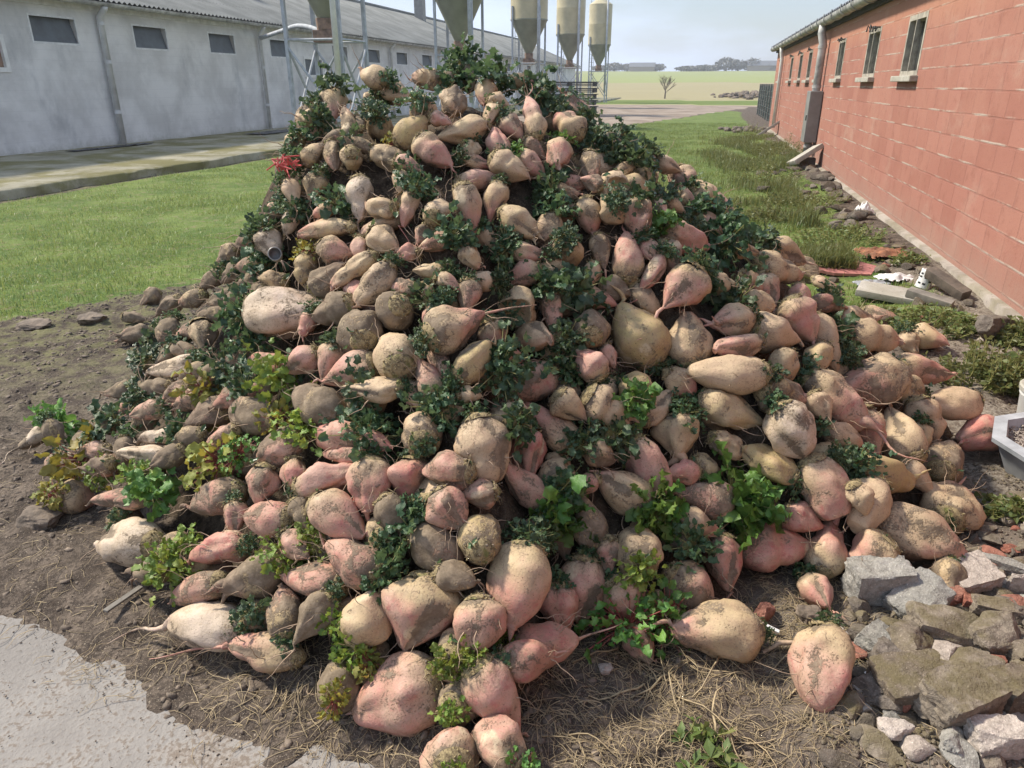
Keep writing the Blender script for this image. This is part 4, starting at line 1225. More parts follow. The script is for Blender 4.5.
specs = []
for i, (u, v, ang, L, w, c, fl) in enumerate(rows):
    rr = random.Random(1000 + i)
    p = hit_heap(u, v, .07)
    if p is None:                                      # on the skyline: nearest point of the heap under that ray
        d = ray(u, v); best = None
        for y in np.arange(2.4, 4.4, .03):
            t = y / d.y; z = EYE + d.z * t; gap = z - float(heap_h(d.x * t, y))
            if best is None or gap < best[0]: best = (gap, Vector((d.x * t, y, z - min(gap, .04))))
        p = best[1]
    dep = proj(p)[2]
    sc_ = .96 if v < 560 else .95
    wr = w * 1.08 * sc_ * dep / F / 2
    Lr = L * 1.10 * sc_ * dep / F
    rd = (p - Vector((0, 0, EYE))).normalized()
    n = heap_normal(p)
    a = R(ang)
    right = Vector((1, 0, 0)); down = Vector((0, -SP, -CP))
    di = right * math.cos(a) + down * math.sin(a)
    if 'N' in fl: ax = (rd * .88 + di * .48).normalized()
    elif 'K' in fl: ax = (-rd * .72 + di * .7).normalized()
    else:
        k = -di.dot(n) / min(-.35, rd.dot(n)) if rd.dot(n) < 0 else 0      # slide along the view ray into the slope's plane
        k = max(-.7, min(.7, k))
        ax = (di + rd * k * .8 + Vector((rr.gauss(0, .1), rr.gauss(0, .1), rr.gauss(0, .1)))).normalized()
    foreshort = max(.55, math.sqrt(max(0, 1 - ax.dot(rd) ** 2)))
    if 'N' in fl: Lr = wr * 2 * rr.uniform(1.25, 1.5)
    elif 'K' in fl: Lr = wr * 2 * rr.uniform(1.3, 1.6)
    else: Lr = min(Lr / foreshort, Lr * 1.4)
    Lr = min(max(Lr, wr * 2.2), .36)
    if (u, v) == (816, 596): ax = Vector((.12, -.98, -.10)).normalized()
    if 'T' in fl and p.z < .25: ax.z = max(ax.z, -.02); ax.normalize()
    specs.append(dict(p=p, ax=ax, L=Lr, r=wr, c=c, fl=fl, key=(u, v), n=n, prim=True))

# leaf tufts seen in the photograph: position, radius, kind (d dark, g big green, l lime, y yellowing, r red stalked)
TUFTS = """
262 240 15 d|278 186 15 d|288 150 14 d
345 88 28 d|366 78 20 d|318 92 16 d|420 84 20 d|400 72 16 d|455 68 26 d|487 72 28 d|510 92 22 d|470 85 20 d|545 94 24 d|572 92 24 d|590 118 20 d|602 138 22 d|632 150 30 d|612 158 18 d
296 124 16 d|325 124 20 d|376 118 20 d|391 130 14 y|430 192 28 d|455 162 16 d|410 188 18 d|516 146 14 g|562 134 12 g|531 186 28 d|560 178 18 d|345 190 24 d|275 200 20 d|268 222 18 d
300 224 16 d|258 258 20 d|243 270 16 d|228 284 14 d|308 242 14 y|455 238 22 d|466 226 14 d|502 260 22 d|515 248 14 d|570 236 16 d|546 206 22 d|455 264 14 d|546 294 26 d|576 280 24 d
564 300 20 d|508 288 16 d|435 294 18 d|440 306 12 d|611 204 14 d|645 210 18 d|656 222 16 g|665 194 18 d|695 212 20 d|736 225 26 d|755 232 18 d|722 258 30 d|706 272 20 d|720 300 26 d
707 288 18 d|571 300 18 d|500 308 14 d|240 322 28 d|246 345 24 d|331 340 16 d|420 332 16 d|476 350 14 d|500 372 26 d|486 382 16 d|552 358 28 d|566 350 20 d
448 382 16 d|360 404 20 d|390 420 32 d|345 408 16 d|452 414 30 d|430 428 18 d|520 424 20 d|637 390 20 g|654 346 18 d|690 414 22 d|702 402 14 d|590 436 24 d|614 440 22 d|770 368 12 d
798 376 16 d|840 345 20 d|846 362 18 d|828 300 14 d|745 492 36 g|758 520 26 g|800 478 14 d|842 452 22 d|834 462 16 d|560 504 26 d|532 510 32 g|556 522 26 g|508 524 24 d|546 546 18 d
650 508 28 g|662 528 20 g|690 546 26 d|642 606 36 r|656 628 28 r|640 575 20 l|602 553 20 d|400 528 28 d|386 574 24 d|374 560 14 d|412 520 18 d|296 550 26 l|310 544 18 l|276 400 28 l
292 420 24 l|268 420 18 y|222 464 28 y|240 458 18 r|80 482 28 y|66 492 16 y|98 478 16 l|152 480 22 g|142 472 16 l|118 524 12 d|62 430 22 g|80 424 18 d|102 412 24 d
176 440 22 d|140 396 22 d|150 362 22 d|176 346 20 d|155 348 16 d|202 396 24 y|226 384 22 d|250 382 20 d|160 402 18 d|176 560 26 l
190 552 18 l|160 580 14 l|246 624 20 d|256 618 14 d|290 624 12 d|346 656 26 l|334 642 18 l|362 666 18 y|350 702 16 y|462 690 20 l|456 716 14 l|456 652 16 l|512 634 18 l|506 760 20 r
480 764 14 l|200 350 16 d|60 455 16 d|380 95 16 d|440 78 18 d|530 86 18 d|560 110 16 d|620 132 18 d|648 160 16 d|760 245 16 d|690 235 14 d
"""
tufts = []
for rec in TUFTS.replace('\n', '|').split('|'):
    q = rec.split()
    if len(q) == 4: tufts.append([int(q[0]), int(q[1]), float(q[2]), q[3]])


def crown_pt(s): return s['p'] - s['ax'] * s['L'] * .47


assign = {}
spawn = []
for t in tufts:
    u, v, rad, kd = t
    best = None
    for i, s in enumerate(specs):
        cu, cv, _ = proj(crown_pt(s))
        d = math.hypot(cu - u, cv - v)
        if d < max(20, rad * .95) * (1.25 if v > 480 else 1) and (best is None or d < best[0]) and i not in assign:
            best = (d, i)
    if best: assign[best[1]] = (u, v, rad, kd)
    else: spawn.append(t)
print('tufts', len(tufts), 'on listed beets', len(assign), 'needing their own', len(spawn))
# merge neighbouring leftovers, each becomes a beet lying crown outward under its leaves
merged = []
for u, v, rad, kd in spawn:
    for q in merged:
        if math.hypot(q[0] - u, q[1] - v) < (rad + q[2]) * .50 and q[3] == kd:
            q[0], q[1] = (q[0] + u) / 2, (q[1] + v) / 2; q[2] = min(34, q[2] + rad * .35); break
    else: merged.append([u, v, rad, kd])
print('spawned leafy beets', len(merged))
for k, (u, v, rad, kd) in enumerate(merged):
    rr = random.Random(5000 + k)
    p = hit_heap(u, v, .05)
    if p is None:
        d = ray(u, v); best = None
        for y in np.arange(2.4, 4.4, .03):
            t = y / d.y; z = EYE + d.z * t; gap = z - float(heap_h(d.x * t, y))
            if best is None or gap < best[0]: best = (gap, Vector((d.x * t, y, z - min(gap, .05))))
        p = best[1]
    n = heap_normal(p); rd = (p - Vector((0, 0, EYE))).normalized()
    out = (n * .6 - rd * .4 + Vector((rr.gauss(0, .3), rr.gauss(0, .3), rr.gauss(0, .2)))).normalized()
    Lr, wr = rr.uniform(.15, .20), rr.uniform(.05, .07)
    specs.append(dict(p=p - out * (Lr * .42), ax=-out, L=Lr, r=wr, c=rr.choice('tmbdv' if u < 330 else 'ttmby'), fl='', key=(u, v), n=n, prim=False))
    assign[len(specs) - 1] = (u, v, rad, kd)

# push overlapping beets apart
NB = len(specs)
P = np.array([s['p'][:] for s in specs]); A = np.array([s['ax'][:] for s in specs])
Lq = np.array([s['L'] for s in specs]); Rq = np.array([s['r'] for s in specs])
NPRIM = sum(s['prim'] for s in specs)
wgt = np.where(np.arange(NB) < NPRIM, 1.0, 1.6) * np.clip(.09 / Rq, .5, 2)
P0 = P.copy()
offs = np.array([-.26, .02, .28]); rads = np.array([.80, .96, .66])
bid = np.repeat(np.arange(NB), 3)
for it in range(70):
    C = (P[:, None] + A[:, None] * (offs[None, :, None] * Lq[:, None, None])).reshape(-1, 3)
    rr_ = (rads[None] * Rq[:, None]).ravel()
    D = C[:, None] - C[None]
    dist = np.sqrt((D ** 2).sum(-1)) + 1e-6
    pen = np.clip((rr_[:, None] + rr_[None]) * .93 - dist, 0, None)
    pen[bid[:, None] == bid[None]] = 0
    mv = (D / dist[..., None] * pen[..., None])
    # move mostly into the heap or along it; weights share the push
    wsum = wgt[bid][:, None] / (wgt[bid][:, None] + wgt[bid][None])
    mv = (mv * wsum[..., None]).sum(1)
    tot = np.zeros((NB, 3)); np.add.at(tot, bid, mv)
    cnt = np.zeros(NB); np.add.at(cnt, bid, (pen > 0).sum(1)); 
    P = P + tot / np.maximum(1, cnt * .55)[:, None]
    P = P + (P0 - P) * .035
    hs = heap_h(P[:, 0], P[:, 1])
    lowz = np.maximum(grid_at(GZ_, P[:, 0], P[:, 1]) + Rq * .82, hs - .10)
    P[:, 2] = np.maximum(P[:, 2], lowz)
    P[:, 2] = np.minimum(P[:, 2], np.maximum(hs + .09, grid_at(GZ_, P[:, 0], P[:, 1]) + Rq * 1.0))
    # tip and crown stay above the ground
    for e in (-.45, .45):
        E_ = P + A * (e * Lq)[:, None]
        low = grid_at(GZ_, E_[:, 0], E_[:, 1]) + Rq * (.62 if e < 0 else .18) - E_[:, 2]
        A[:, 2] += np.where(low > 0, low * np.sign(e) / Lq * .5, 0)
    A /= np.linalg.norm(A, axis=1)[:, None]
print('relaxed; mean shift', float(np.linalg.norm(P - P0, axis=1).mean()))
for i, s in enumerate(specs): s['p'] = Vector(P[i]); s['ax'] = Vector(A[i])


# ------------------------------------------------------------------ beet shapes
def beet_axis(L, bend, t):
    return np.stack([(t - .47) * L, bend * L * (t - .3) ** 2, np.zeros_like(t)], -1)


def beet_mesh(L, r, fl, rr):
    ratio = L / (2 * r)
    p_ = rr.uniform(.46, .60); q_ = rr.uniform(.68, 1.25) if ratio < 2.0 else rr.uniform(.55, 1.15)
    if 'N' in fl: q_ = rr.uniform(.6, .8); p_ = rr.uniform(.42, .5)
    if 'K' in fl: q_ = .8
    tail = rr.uniform(.45, .85) if 'T' in fl else rr.choice([.04, .06, .10, .16, .25])
    seed = rr.randint(0, 9999)
    bend = rr.uniform(-.28, .28)
    tb = .5 - .5 * np.cos(np.linspace(0, math.pi, 30)); tb = tb * .985
    prof = tb ** p_ * (1 - tb) ** q_
    tm = p_ / (p_ + q_); prof /= tm ** p_ * (1 - tm) ** q_
    tr = rr.uniform(.055, .10)
    prof = np.maximum(prof, np.where(tb > .5, tr * (1.15 - .15 * tb), 0))
    nt = 7
    ut = np.linspace(0, 1, nt + 1)[1:]
    tt = np.concatenate([tb, .985 + ut * tail]); prof = np.concatenate([prof, tr * (1 - ut) ** .8 + .012])
    if 'C' in fl and 'N' not in fl:                   # root end snapped off
        keep = tb < .86
        tt, prof = tb[keep], prof[:30][keep]
        tt = np.concatenate([tt, [tt[-1] + .004, tt[-1] + .004]]); prof = np.concatenate([prof, [prof[-1] * .92, .02]])
    if 'C' in fl and 'N' in fl:                       # crown sliced away, slightly hollow
        keep = tb > .16
        tt, prof = tb[keep], prof[:30][keep]
        tt = np.concatenate([[tt[0] + .16, tt[0] + .13, tt[0] + .03, tt[0] - .004], tt]); prof = np.concatenate([[.02, .45 * prof[0], .86 * prof[0], .97 * prof[0]], prof])
    ns = 30
    phi = np.linspace(0, 2 * math.pi, ns, endpoint=False)
    ax = beet_axis(L, bend, tt)
    wig = np.clip(tt - .95, 0, None)
    ax[:, 1] += L * .30 * wig * rr.uniform(-1, 1) + .02 * np.sin(wig * 9 + seed) * (wig > 0)
    ax[:, 2] += L * .35 * wig * rr.uniform(-1, 1)
    T, PH = np.meshgrid(tt, phi, indexing='ij')
    rad = np.repeat(prof[:, None], ns, 1) * r
    cx, sx_ = np.cos(PH), np.sin(PH)
    lump = fbm(T * 2.2 + seed, cx * 1.1, sx_ * 1.1, oct=3, seed=seed % 97)
    fine = fbm(T * 8 + seed, cx * 3.0, sx_ * 3.0, oct=3, seed=seed % 89)
    body = sstep(1.02, .9, T)
    g0 = rr.uniform(0, 6.28)
    gd = rr.choice([rr.uniform(.03, .12), rr.uniform(.12, .30)])
    crease = np.zeros_like(rad)
    for g_ in (g0, g0 + math.pi + rr.uniform(-.4, .4)):
        dphi = np.abs((PH - g_ + math.pi) % (2 * math.pi) - math.pi)
        rad *= 1 - gd * np.exp(-(dphi / .30) ** 2) * sstep(.28, .6, T) * body
        crease += np.exp(-(dphi / .26) ** 2) * sstep(.25, .55, T) * body * gd / .13
    if 'F' in fl:
        dphi = np.abs((PH - g0 + math.pi) % (2 * math.pi) - math.pi)
        rad *= 1 - .24 * np.exp(-(dphi / .42) ** 2) * sstep(.40, .8, T) * body
    ring = np.sin(T * L * 260 + 2 * lump) * .010 * sstep(.55, .85, T)
    lam = rr.choice([.26, .34, .56])
    if rr.random() < .35: rad *= 1 - rr.uniform(.08, .22) * np.exp(-((T - rr.uniform(.4, .72)) / .09) ** 2)
    rad *= 1 + body * (lam * lump + .10 * fine + ring)
    fy = rr.uniform(.90, 1.08)
    V = ax[:, None, :] + np.stack([np.zeros_like(rad), rad * cx * fy, rad * sx_], -1)
    n = len(tt)
    V = V.reshape(-1, 3)
    idx = np.arange(n * ns).reshape(n, ns)
    Fq = np.stack([idx[:-1], np.roll(idx, -1, 1)[:-1], np.roll(idx, -1, 1)[1:], idx[1:]], -1).reshape(-1, 4)
    V = np.concatenate([V, ax[:1], ax[-1:]])
    c0, c1 = n * ns, n * ns + 1
    tri = np.concatenate([np.stack([np.full(ns, c0), np.roll(idx[0], -1), idx[0]], -1), np.stack([np.full(ns, c1), idx[-1], np.roll(idx[-1], -1)], -1)])
    al = np.concatenate([T.ravel(), [tt[0], tt[-1]]])
    cre = np.concatenate([crease.ravel() + np.clip(-lump.ravel() * 1.2, 0, .6), [0, 0]])
    extra = []
    if 'F' in fl:                                     # a second short root leaving the lower half
        for k in range(2):
            a0 = g0 + .9 + k * 2.2
            st = .80 + .06 * k
            i0 = int(np.argmin(np.abs(tt - st)))
            base = ax[i0] + np.array([0, math.cos(a0), math.sin(a0)]) * prof[i0] * r * .35
            dr = np.array([.8, math.cos(a0) * .45, math.sin(a0) * .45])
            pts = [base + dr * q * L * .34 + np.array([0, 0, .012 * math.sin(q * 4 + k)]) for q in np.linspace(0, 1, 7)]
            extra.append((pts, [max(.0018, .30 * r * (1 - q) ** 1.1) for q in np.linspace(0, 1, 7)]))
    if extra:
        m = MB()
        for pts, rs in extra: m.tube(pts, rs, 8)
        b = len(V)
        V = np.concatenate([V, np.array(m.v)]); al = np.concatenate([al, np.full(len(m.v), .95)]); cre = np.concatenate([cre, np.zeros(len(m.v))])
        q4 = [tuple(b + i for i in f) for f in m.f if len(f) == 4]
        Fq = np.concatenate([Fq, np.array(q4)])
    me = np_mesh('root_body', V, [Fq, tri])
    at_ = me.attributes.new('along', 'FLOAT', 'POINT'); at_.data.foreach_set('value', al.astype(np.float32))
    at_ = me.attributes.new('crease', 'FLOAT', 'POINT'); at_.data.foreach_set('value', cre.astype(np.float32))
    return me, dict(tt=tt, prof=prof * r, ax=ax, seed=seed)


def crown_mesh(L, r, g, rr):
    m = MB()
    tt, prof, ax = g['tt'], g['prof'], g['ax']
    k = int(np.searchsorted(tt, .085))
    ns = 20
    vs, fs = [], []
    for i in range(k + 1):
        for j in range(ns):
            a = 2 * math.pi * j / ns
            nz = 1.0 + .10 * float(vnoise(math.cos(a) * 2 + g['seed'], math.sin(a) * 2, i * .9))
            q = prof[i] * (1.0 + .045 * math.sin(math.pi * (i + .4) / (k + .4))) * (.985 + .15 * (nz - 1)) + .0015 if i < k else prof[i] * .95
            vs.append((ax[i][0] - .006 * (1 - i / k) * (nz) - .003 + .022 * (nz - 1.0) * (i / k), ax[i][1] + q * math.cos(a), ax[i][2] + q * math.sin(a)))
    for i in range(k):
        for j in range(ns): fs.append((i * ns + j, i * ns + (j + 1) % ns, (i + 1) * ns + (j + 1) % ns, (i + 1) * ns + j))
    fs.append(tuple(range(ns))[::-1])
    m.add(vs, fs)
    for _ in range(rr.randint(16, 30)):               # leaf scars and stalk stubs
        a, q = rr.uniform(0, 6.28), math.sqrt(rr.random()) * prof[k] * .98
        i = int(np.clip(np.searchsorted(prof[:k + 1], q), 0, k))
        b = Vector((ax[i][0] - .002, ax[i][1] + q * math.cos(a), ax[i][2] + q * math.sin(a)))
        d = Vector((-1, math.cos(a) * q / r * 1.6 + rr.uniform(-.4, .4), math.sin(a) * q / r * 1.6 + rr.uniform(-.4, .4))).normalized()
        h = rr.uniform(.003, .011)
        m.tube([b - d * .004, b + d * h * .6, b + d * h], [rr.uniform(.003, .006), .0035, .0016], 5)
    for _ in range(rr.randint(14, 34)):               # matted fibres round the crown
        a, q = rr.uniform(0, 6.28), math.sqrt(rr.random()) * prof[k] * 1.05
        i = int(np.clip(np.searchsorted(prof[:k + 1], q), 0, k))
        b = Vector((ax[i][0] - .006, ax[i][1] + q * math.cos(a), ax[i][2] + q * math.sin(a)))
        d = Vector((rr.uniform(-.3, .35), rr.uniform(-1, 1), rr.uniform(-1, 1))).normalized() * rr.uniform(.012, .034)
        m.tube([b, b + d * .5 + Vector((-.003, 0, 0)), b + d], .0009, 3, False)
    return m


def rootlet_mesh(L, r, g, rr, many):
    m = MB()
    tt, prof, ax = g['tt'], g['prof'], g['ax']
    for _ in range(rr.randint(14, 20) if many else rr.randint(4, 9)):
        t = rr.uniform(.55, 1.0) if rr.random() < .75 else rr.uniform(.15, .6)
        i = int(np.clip(np.searchsorted(tt, t), 0, len(tt) - 1))
        a = rr.uniform(0, 6.28)
        b = Vector((ax[i][0], ax[i][1] + prof[i] * .92 * math.cos(a), ax[i][2] + prof[i] * .92 * math.sin(a)))
        d = Vector((.9, .8 * math.cos(a), .8 * math.sin(a))).normalized()
        pts, ln = [b], rr.uniform(.03, .12) * (1.25 if many else 1)
        for q in range(5):
            d = (d + Vector((rr.uniform(-.5, .5), rr.uniform(-.5, .5), rr.uniform(-.5, .5)))).normalized()
            pts.append(pts[-1] + d * ln / 5)
        r0 = rr.uniform(.0009, .0022)
        m.tube(pts, [r0 * (1 - .15 * q) for q in range(6)], 4, False)
    return m


# ------------------------------------------------------------------ leaf tufts (unit radius about 1)
def tuft_mesh(kind, seed):
    rr = random.Random(seed)
    m = MB()
    n, bl, bw, lo = dict(d=(150, .27, .23, .25), g=(64, .50, .42, .25), l=(84, .36, .26, .25), y=(60, .44, .26, .30), r=(92, .30, .24, .35))[kind]
    if kind == 'd' and seed % 5 in (1, 3): n, bl, bw = 64, .46, .34
    if kind == 'd' and seed % 5 == 4: n, bl, bw = 95, .36, .24
    for i in range(n):
        th = math.acos(1 - (i + .5) / n * 1.02) + rr.gauss(0, .15)
        ph = i * 2.39996 + rr.gauss(0, .35)
        rad = Vector((math.cos(ph), math.sin(ph), 0))
        d = (Vector((0, 0, 1)) * math.cos(th) + rad * math.sin(th)).normalized()
        reach = rr.uniform(lo, .92) * (1 + .30 * math.sin(ph * 2 + seed) * math.sin(th))
        base = rad * .10 * math.sqrt(rr.random())
        pe = base + d * reach + Vector((0, 0, -.10 * reach * math.sin(th)))
        sc = rr.uniform(.5, 1.2)
        B_ = bl * sc; W_ = bw * sc * rr.uniform(.75, 1.2)
        m.cur = 1
        if i % 2 == 0 or kind in 'yrg':
            m.tube([base, base.lerp(pe, .5) + Vector((0, 0, .03)), pe], [.020 * sc + .006, .014 * sc + .004, .009 * sc + .003], 4, False)
        m.cur = 0
        dv = (d + Vector((rr.gauss(0, .45), rr.gauss(0, .45), rr.gauss(0, .4)))).normalized()
        side = dv.cross(Vector((rr.gauss(0, .5), rr.gauss(0, .5), 1)))
        side = side.normalized() if side.length > .1 else dv.orthogonal().normalized()
        nb = side.cross(dv).normalized()
        curl, cup, tw = rr.uniform(-.3, 1.5), rr.uniform(-.2, .7), rr.uniform(-.8, .8)
        vs, fs = [], []
        pos, dcur = Vector(pe), dv.copy()
        rows_ = 5
        for k in range(rows_ + 1):
            t = k / rows_
            ww = W_ * .5 * (math.sin(math.pi * min(1, t * .86 + .14)) ** .6 if k < rows_ else .16) * (1 + .28 * math.sin(k * 2.9 + i))
            sd = (side * math.cos(tw * t) + nb * math.sin(tw * t))
            nn = sd.cross(dcur).normalized()
            for j in (-1, -.5, 0, .5, 1):
                wave = .26 * W_ * abs(j) * math.sin(k * 2.3 + j * 3 + seed + i * 1.7)
                vs.append(pos + sd * ww * j + nn * (cup * ww * abs(j) ** 1.3 + wave))
            dcur = (dcur + nn * curl * .30 * (1 if nn.z < 0 else -1)).normalized()
            pos = pos + dcur * B_ / rows_
        for k in range(rows_):
            for j in range(4): fs.append((k * 5 + j, k * 5 + j + 1, k * 5 + j + 6, k * 5 + j + 5))
        m.add(vs, fs)
    me = bpy.data.meshes.new('leaf_tuft')
    me.from_pydata(m.v, [], m.f)
    me.polygons.foreach_set('material_index', m.m)
    me.polygons.foreach_set('use_smooth', np.ones(len(m.f), bool))
    for mt in dict(d=('leaf_d', 'stem_g'), g=('leaf_g', 'stem_g'), l=('leaf_l', 'stem_g'), y=('leaf_y', 'stem_r'), r=('leaf_g', 'stem_r'))[kind]: me.materials.append(M[mt])
    me.update()
    return me


TUFT = {k: [tuft_mesh(k, 10 + i + ord(k)) for i in range(7 if k == 'd' else 4)] for k in 'dglyr'}

# ------------------------------------------------------------------ build every beet
beets = []
GROUP = 'fodder beets piled in the heap'
print('beets', NB)
for i, s in enumerate(specs):
    rr = random.Random(9000 + i)
    plain = s['prim'] and s['key'] not in LANDMARK
    if plain and not s['fl'] and s['L'] > .17 and rr.random() < .13: s['fl'] = 'F'
    elif plain and not s['fl'] and s['L'] > .15 and rr.random() < .07: s['fl'] = 'C'
    ax, p = s['ax'], s['p']
    zx = s['n'] - ax * s['n'].dot(ax)
    zx = zx.normalized() if zx.length > .05 else ax.orthogonal().normalized()
    roll = rr.uniform(0, 6.28)
    yx = zx.cross(ax)
    z2 = zx * math.cos(roll) + yx * math.sin(roll); y2 = z2.cross(ax)
    mw = Matrix((ax, y2, z2)).transposed().to_4x4(); mw.translation = p
    root = empty('fodder_beet')
    root.matrix_world = mw
    me, g = beet_mesh(s['L'], s['r'], s['fl'], rr)
    b = link_mesh('root_body', me, M['beet'], root, smooth=True)
    nm, pk, dr, tn, pa = COLS[s['c']]
    dl = .14 if p.x < -.9 else (-.06 if p.x > .7 else 0)          # muddier towards the left of the heap
    b['pink'] = max(0., pk + rr.gauss(0, .13) + (.16 if s['key'][1] > 400 and s['key'][0] < 620 and s['c'] in 'mpvrt' else 0)); b['dirt'] = float(np.clip(dr + dl + rr.gauss(0, .12), 0, 1)); b['tone'] = float(np.clip(tn + rr.gauss(0, .22), 0, 1)); b['pale'] = pa; b['seed'] = rr.uniform(0, 30)
    ov = {(818, 682): (.66, .34), (715, 646): (.40, .38), (281, 316): (.55, .45), (127, 541): (.3, .3), (400, 693): (.85, .38), (424, 615): (.7, .42), (512, 588): (.6, .3), (588, 592): (.85, .3), (480, 541): (.1, .5)}.get(s['key'])
    if ov: b['pink'], b['dirt'] = ov
    s['dirtv'] = b['dirt']
    if not ('C' in s['fl'] and 'N' in s['fl']):
        crown_mesh(s['L'], s['r'], g, rr).build('crown', M['crown'], root, smooth=True)
    if i in assign or rr.random() < .8:
        rootlet_mesh(s['L'], s['r'], g, rr, s['key'] in ((454, 103), (946, 507), (940, 457), (834, 401))).build('rootlets', M['rootlet'], root, smooth=True)
    tk = assign.get(i)
    if tk is None and 'C' not in s['fl'] and rr.random() < .30: tk = (None, None, rr.uniform(8, 13), 'd')
    if tk:
        u, v, rad, kd = tk
        cp = crown_pt(s)
        dep = proj(cp)[2]
        size = max(rad * (1.18 if v is None or v > 200 else (.98 if v > 95 else .88)) * (.80 if p.x < -1.1 and kd == 'd' else 1), 11) * dep / F
        n = s['n']
        if u is not None:
            d = ray(u, v); tpos = Vector((0, 0, EYE)) + d * (dep / (d.y * CP - d.z * SP))
            dirv = (-ax * .7 + n * .35 + (tpos - cp) / max(size, .05) * .9).normalized()
        else: dirv = (-ax + n * .4).normalized()
        dirv = (dirv + Vector((0, -.12, .2))).normalized()
        hb = dirv.orthogonal().normalized(); hb2 = dirv.cross(hb)
        ro = rr.uniform(0, 6.28)
        xa = hb * math.cos(ro) + hb2 * math.sin(ro); ya = dirv.cross(xa)
        tm = Matrix((xa, ya, dirv)).transposed().to_4x4()
        tm = Matrix.Translation(cp + dirv * .004) @ tm @ Matrix.Diagonal((size, size, size * .92, 1))
        t = bpy.data.objects.new('leaf_tuft', rr.choice(TUFT[kd])); COL.objects.link(t); t.parent = root
        t.matrix_basis = mw.inverted() @ tm
        s['leaf'] = kd if u is not None else None
    beets.append(root)

# ------------------------------------------------------------------ labels: look first, then the nearest prominent beet
lm = [(i, LANDMARK[s['key']]) for i, s in enumerate(specs) if s['key'] in LANDMARK]
scr = [proj(s['p']) for s in specs]
used = {}
DIRS = [(0, 'right of'), (45, 'below right of'), (90, 'below'), (135, 'below left of'), (180, 'left of'), (225, 'above left of'), (270, 'above'), (315, 'above right of')]
TIPD = ['right', 'down right', 'down', 'down left', 'left', 'up left', 'up', 'up right']
LEAFW = dict(d='dark-leaved', g='green-leaved', l='lime-leaved', y='yellow-leaved', r='red-stalked')
done = set()
for i, (lab, sh) in lm:
    tag(beets[i], lab, 'beet', GROUP); done.add(i); used[lab] = i
order = sorted((i for i in range(NB) if i not in done), key=lambda i: -specs[i]['r'])
for i in order:
    s = specs[i]
    u, v, dep = scr[i]
    sz = s['L'] + s['r'] * 2
    size = 'big' if sz > .37 else ('small' if sz < .235 else 'mid-sized')
    colr = COLS[s['c']][0]
    tp = proj(s['p'] + s['ax'] * .05)
    a = math.degrees(math.atan2(tp[1] - v, tp[0] - u)) % 360
    end_on = abs(s['ax'].dot((s['p'] - Vector((0, 0, EYE))).normalized())) > .8
    tip = 'end on' if end_on else 'tip ' + TIPD[int((a + 22.5) // 45) % 8]
    look = ' '.join([size] + ([LEAFW[s['leaf']]] if s.get('leaf') else []) + [colr, 'beet,', tip + ','])
    near = sorted(lm, key=lambda q: math.hypot(scr[q[0]][0] - u, scr[q[0]][1] - v))
    cand = []
    for j, (lab, sh) in near[:5]:
        dx, dy = u - scr[j][0], v - scr[j][1]
        dist = math.hypot(dx, dy)
        w_ = DIRS[int(((math.degrees(math.atan2(dy, dx)) % 360) + 22.5) // 45) % 8][1]
        px = F * (specs[j]['r'] * 1.6 + s['r'] * 1.6) / dep
        near_w = 'just ' if dist < px * 1.35 else ('' if dist < px * 2.6 else 'well ')
        q_ = f'{look} {near_w}{w_} {sh}'
        if len(q_.replace('-', 'x').split()) <= 16: cand.append(q_)
    lab = next((c for c in cand if c not in used), None)
    if lab is None: print('DUP', cand[0]); lab = cand[0]
    used[lab] = i
    tag(beets[i], lab, 'beet', GROUP)

# soil and crumbs packed between the beets (the heap's inside)
gx2 = np.linspace(-2.9, 2.9, 150); gy2 = np.linspace(1.0, 5.7, 130)
X, Y = np.meshgrid(gx2, gy2)
Hh, tt_ = heap_h(X, Y, True)
Z = Hh - .105 + .05 * fbm(X * 5, Y * 5, seed=81) + .02 * fbm(X * 17, Y * 17, seed=82)
Z = np.minimum(Z, Hh - .06) - .10 * sstep(.75, 1.0, tt_) - .22 * sstep(.0, -.9, X + .5 * (Y - 3.3) * 0) * sstep(.35, .7, tt_) - .30 * sstep(-.3, -.75, X) * sstep(2.9, 3.5, Y) * sstep(.3, .55, tt_)
Z = np.where(tt_ > 1.02, -.2, Z)
ny, nx = X.shape
idx = np.arange(nx * ny).reshape(ny, nx)
Fq = np.stack([idx[:-1, :-1], idx[:-1, 1:], idx[1:, 1:], idx[1:, :-1]], -1).reshape(-1, 4)
keep = (tt_.ravel()[Fq] < 1.1).any(1)
msoil = NT('heap_soil'); pq = msoil.pos(); na, nb_ = msoil.noise(pq, 18, 6, .65), msoil.noise(pq, 130, 4)
cl = msoil.mix(msoil.maprange(na, .35, .65), (0.045, 0.034, 0.025), (0.13, 0.10, 0.072)); cl = msoil.mix(msoil.maprange(nb_, .55, .7, 0, .7), cl, (0.21, 0.165, 0.11))
msoil.done(cl, .95, msoil.bump(msoil.math('ADD', na, nb_), .8, .02), .1)
g = link_mesh('heap_soil', np_mesh('heap_soil', np.stack([X, Y, Z], -1).reshape(-1, 3), [Fq[keep]]), msoil.mat, smooth=True)
tag(g, 'dark crumbly soil filling the gaps between the heaped beets', 'soil', kind='stuff')

# ================================================================== RUBBLE AND THINGS ON THE RIGHT


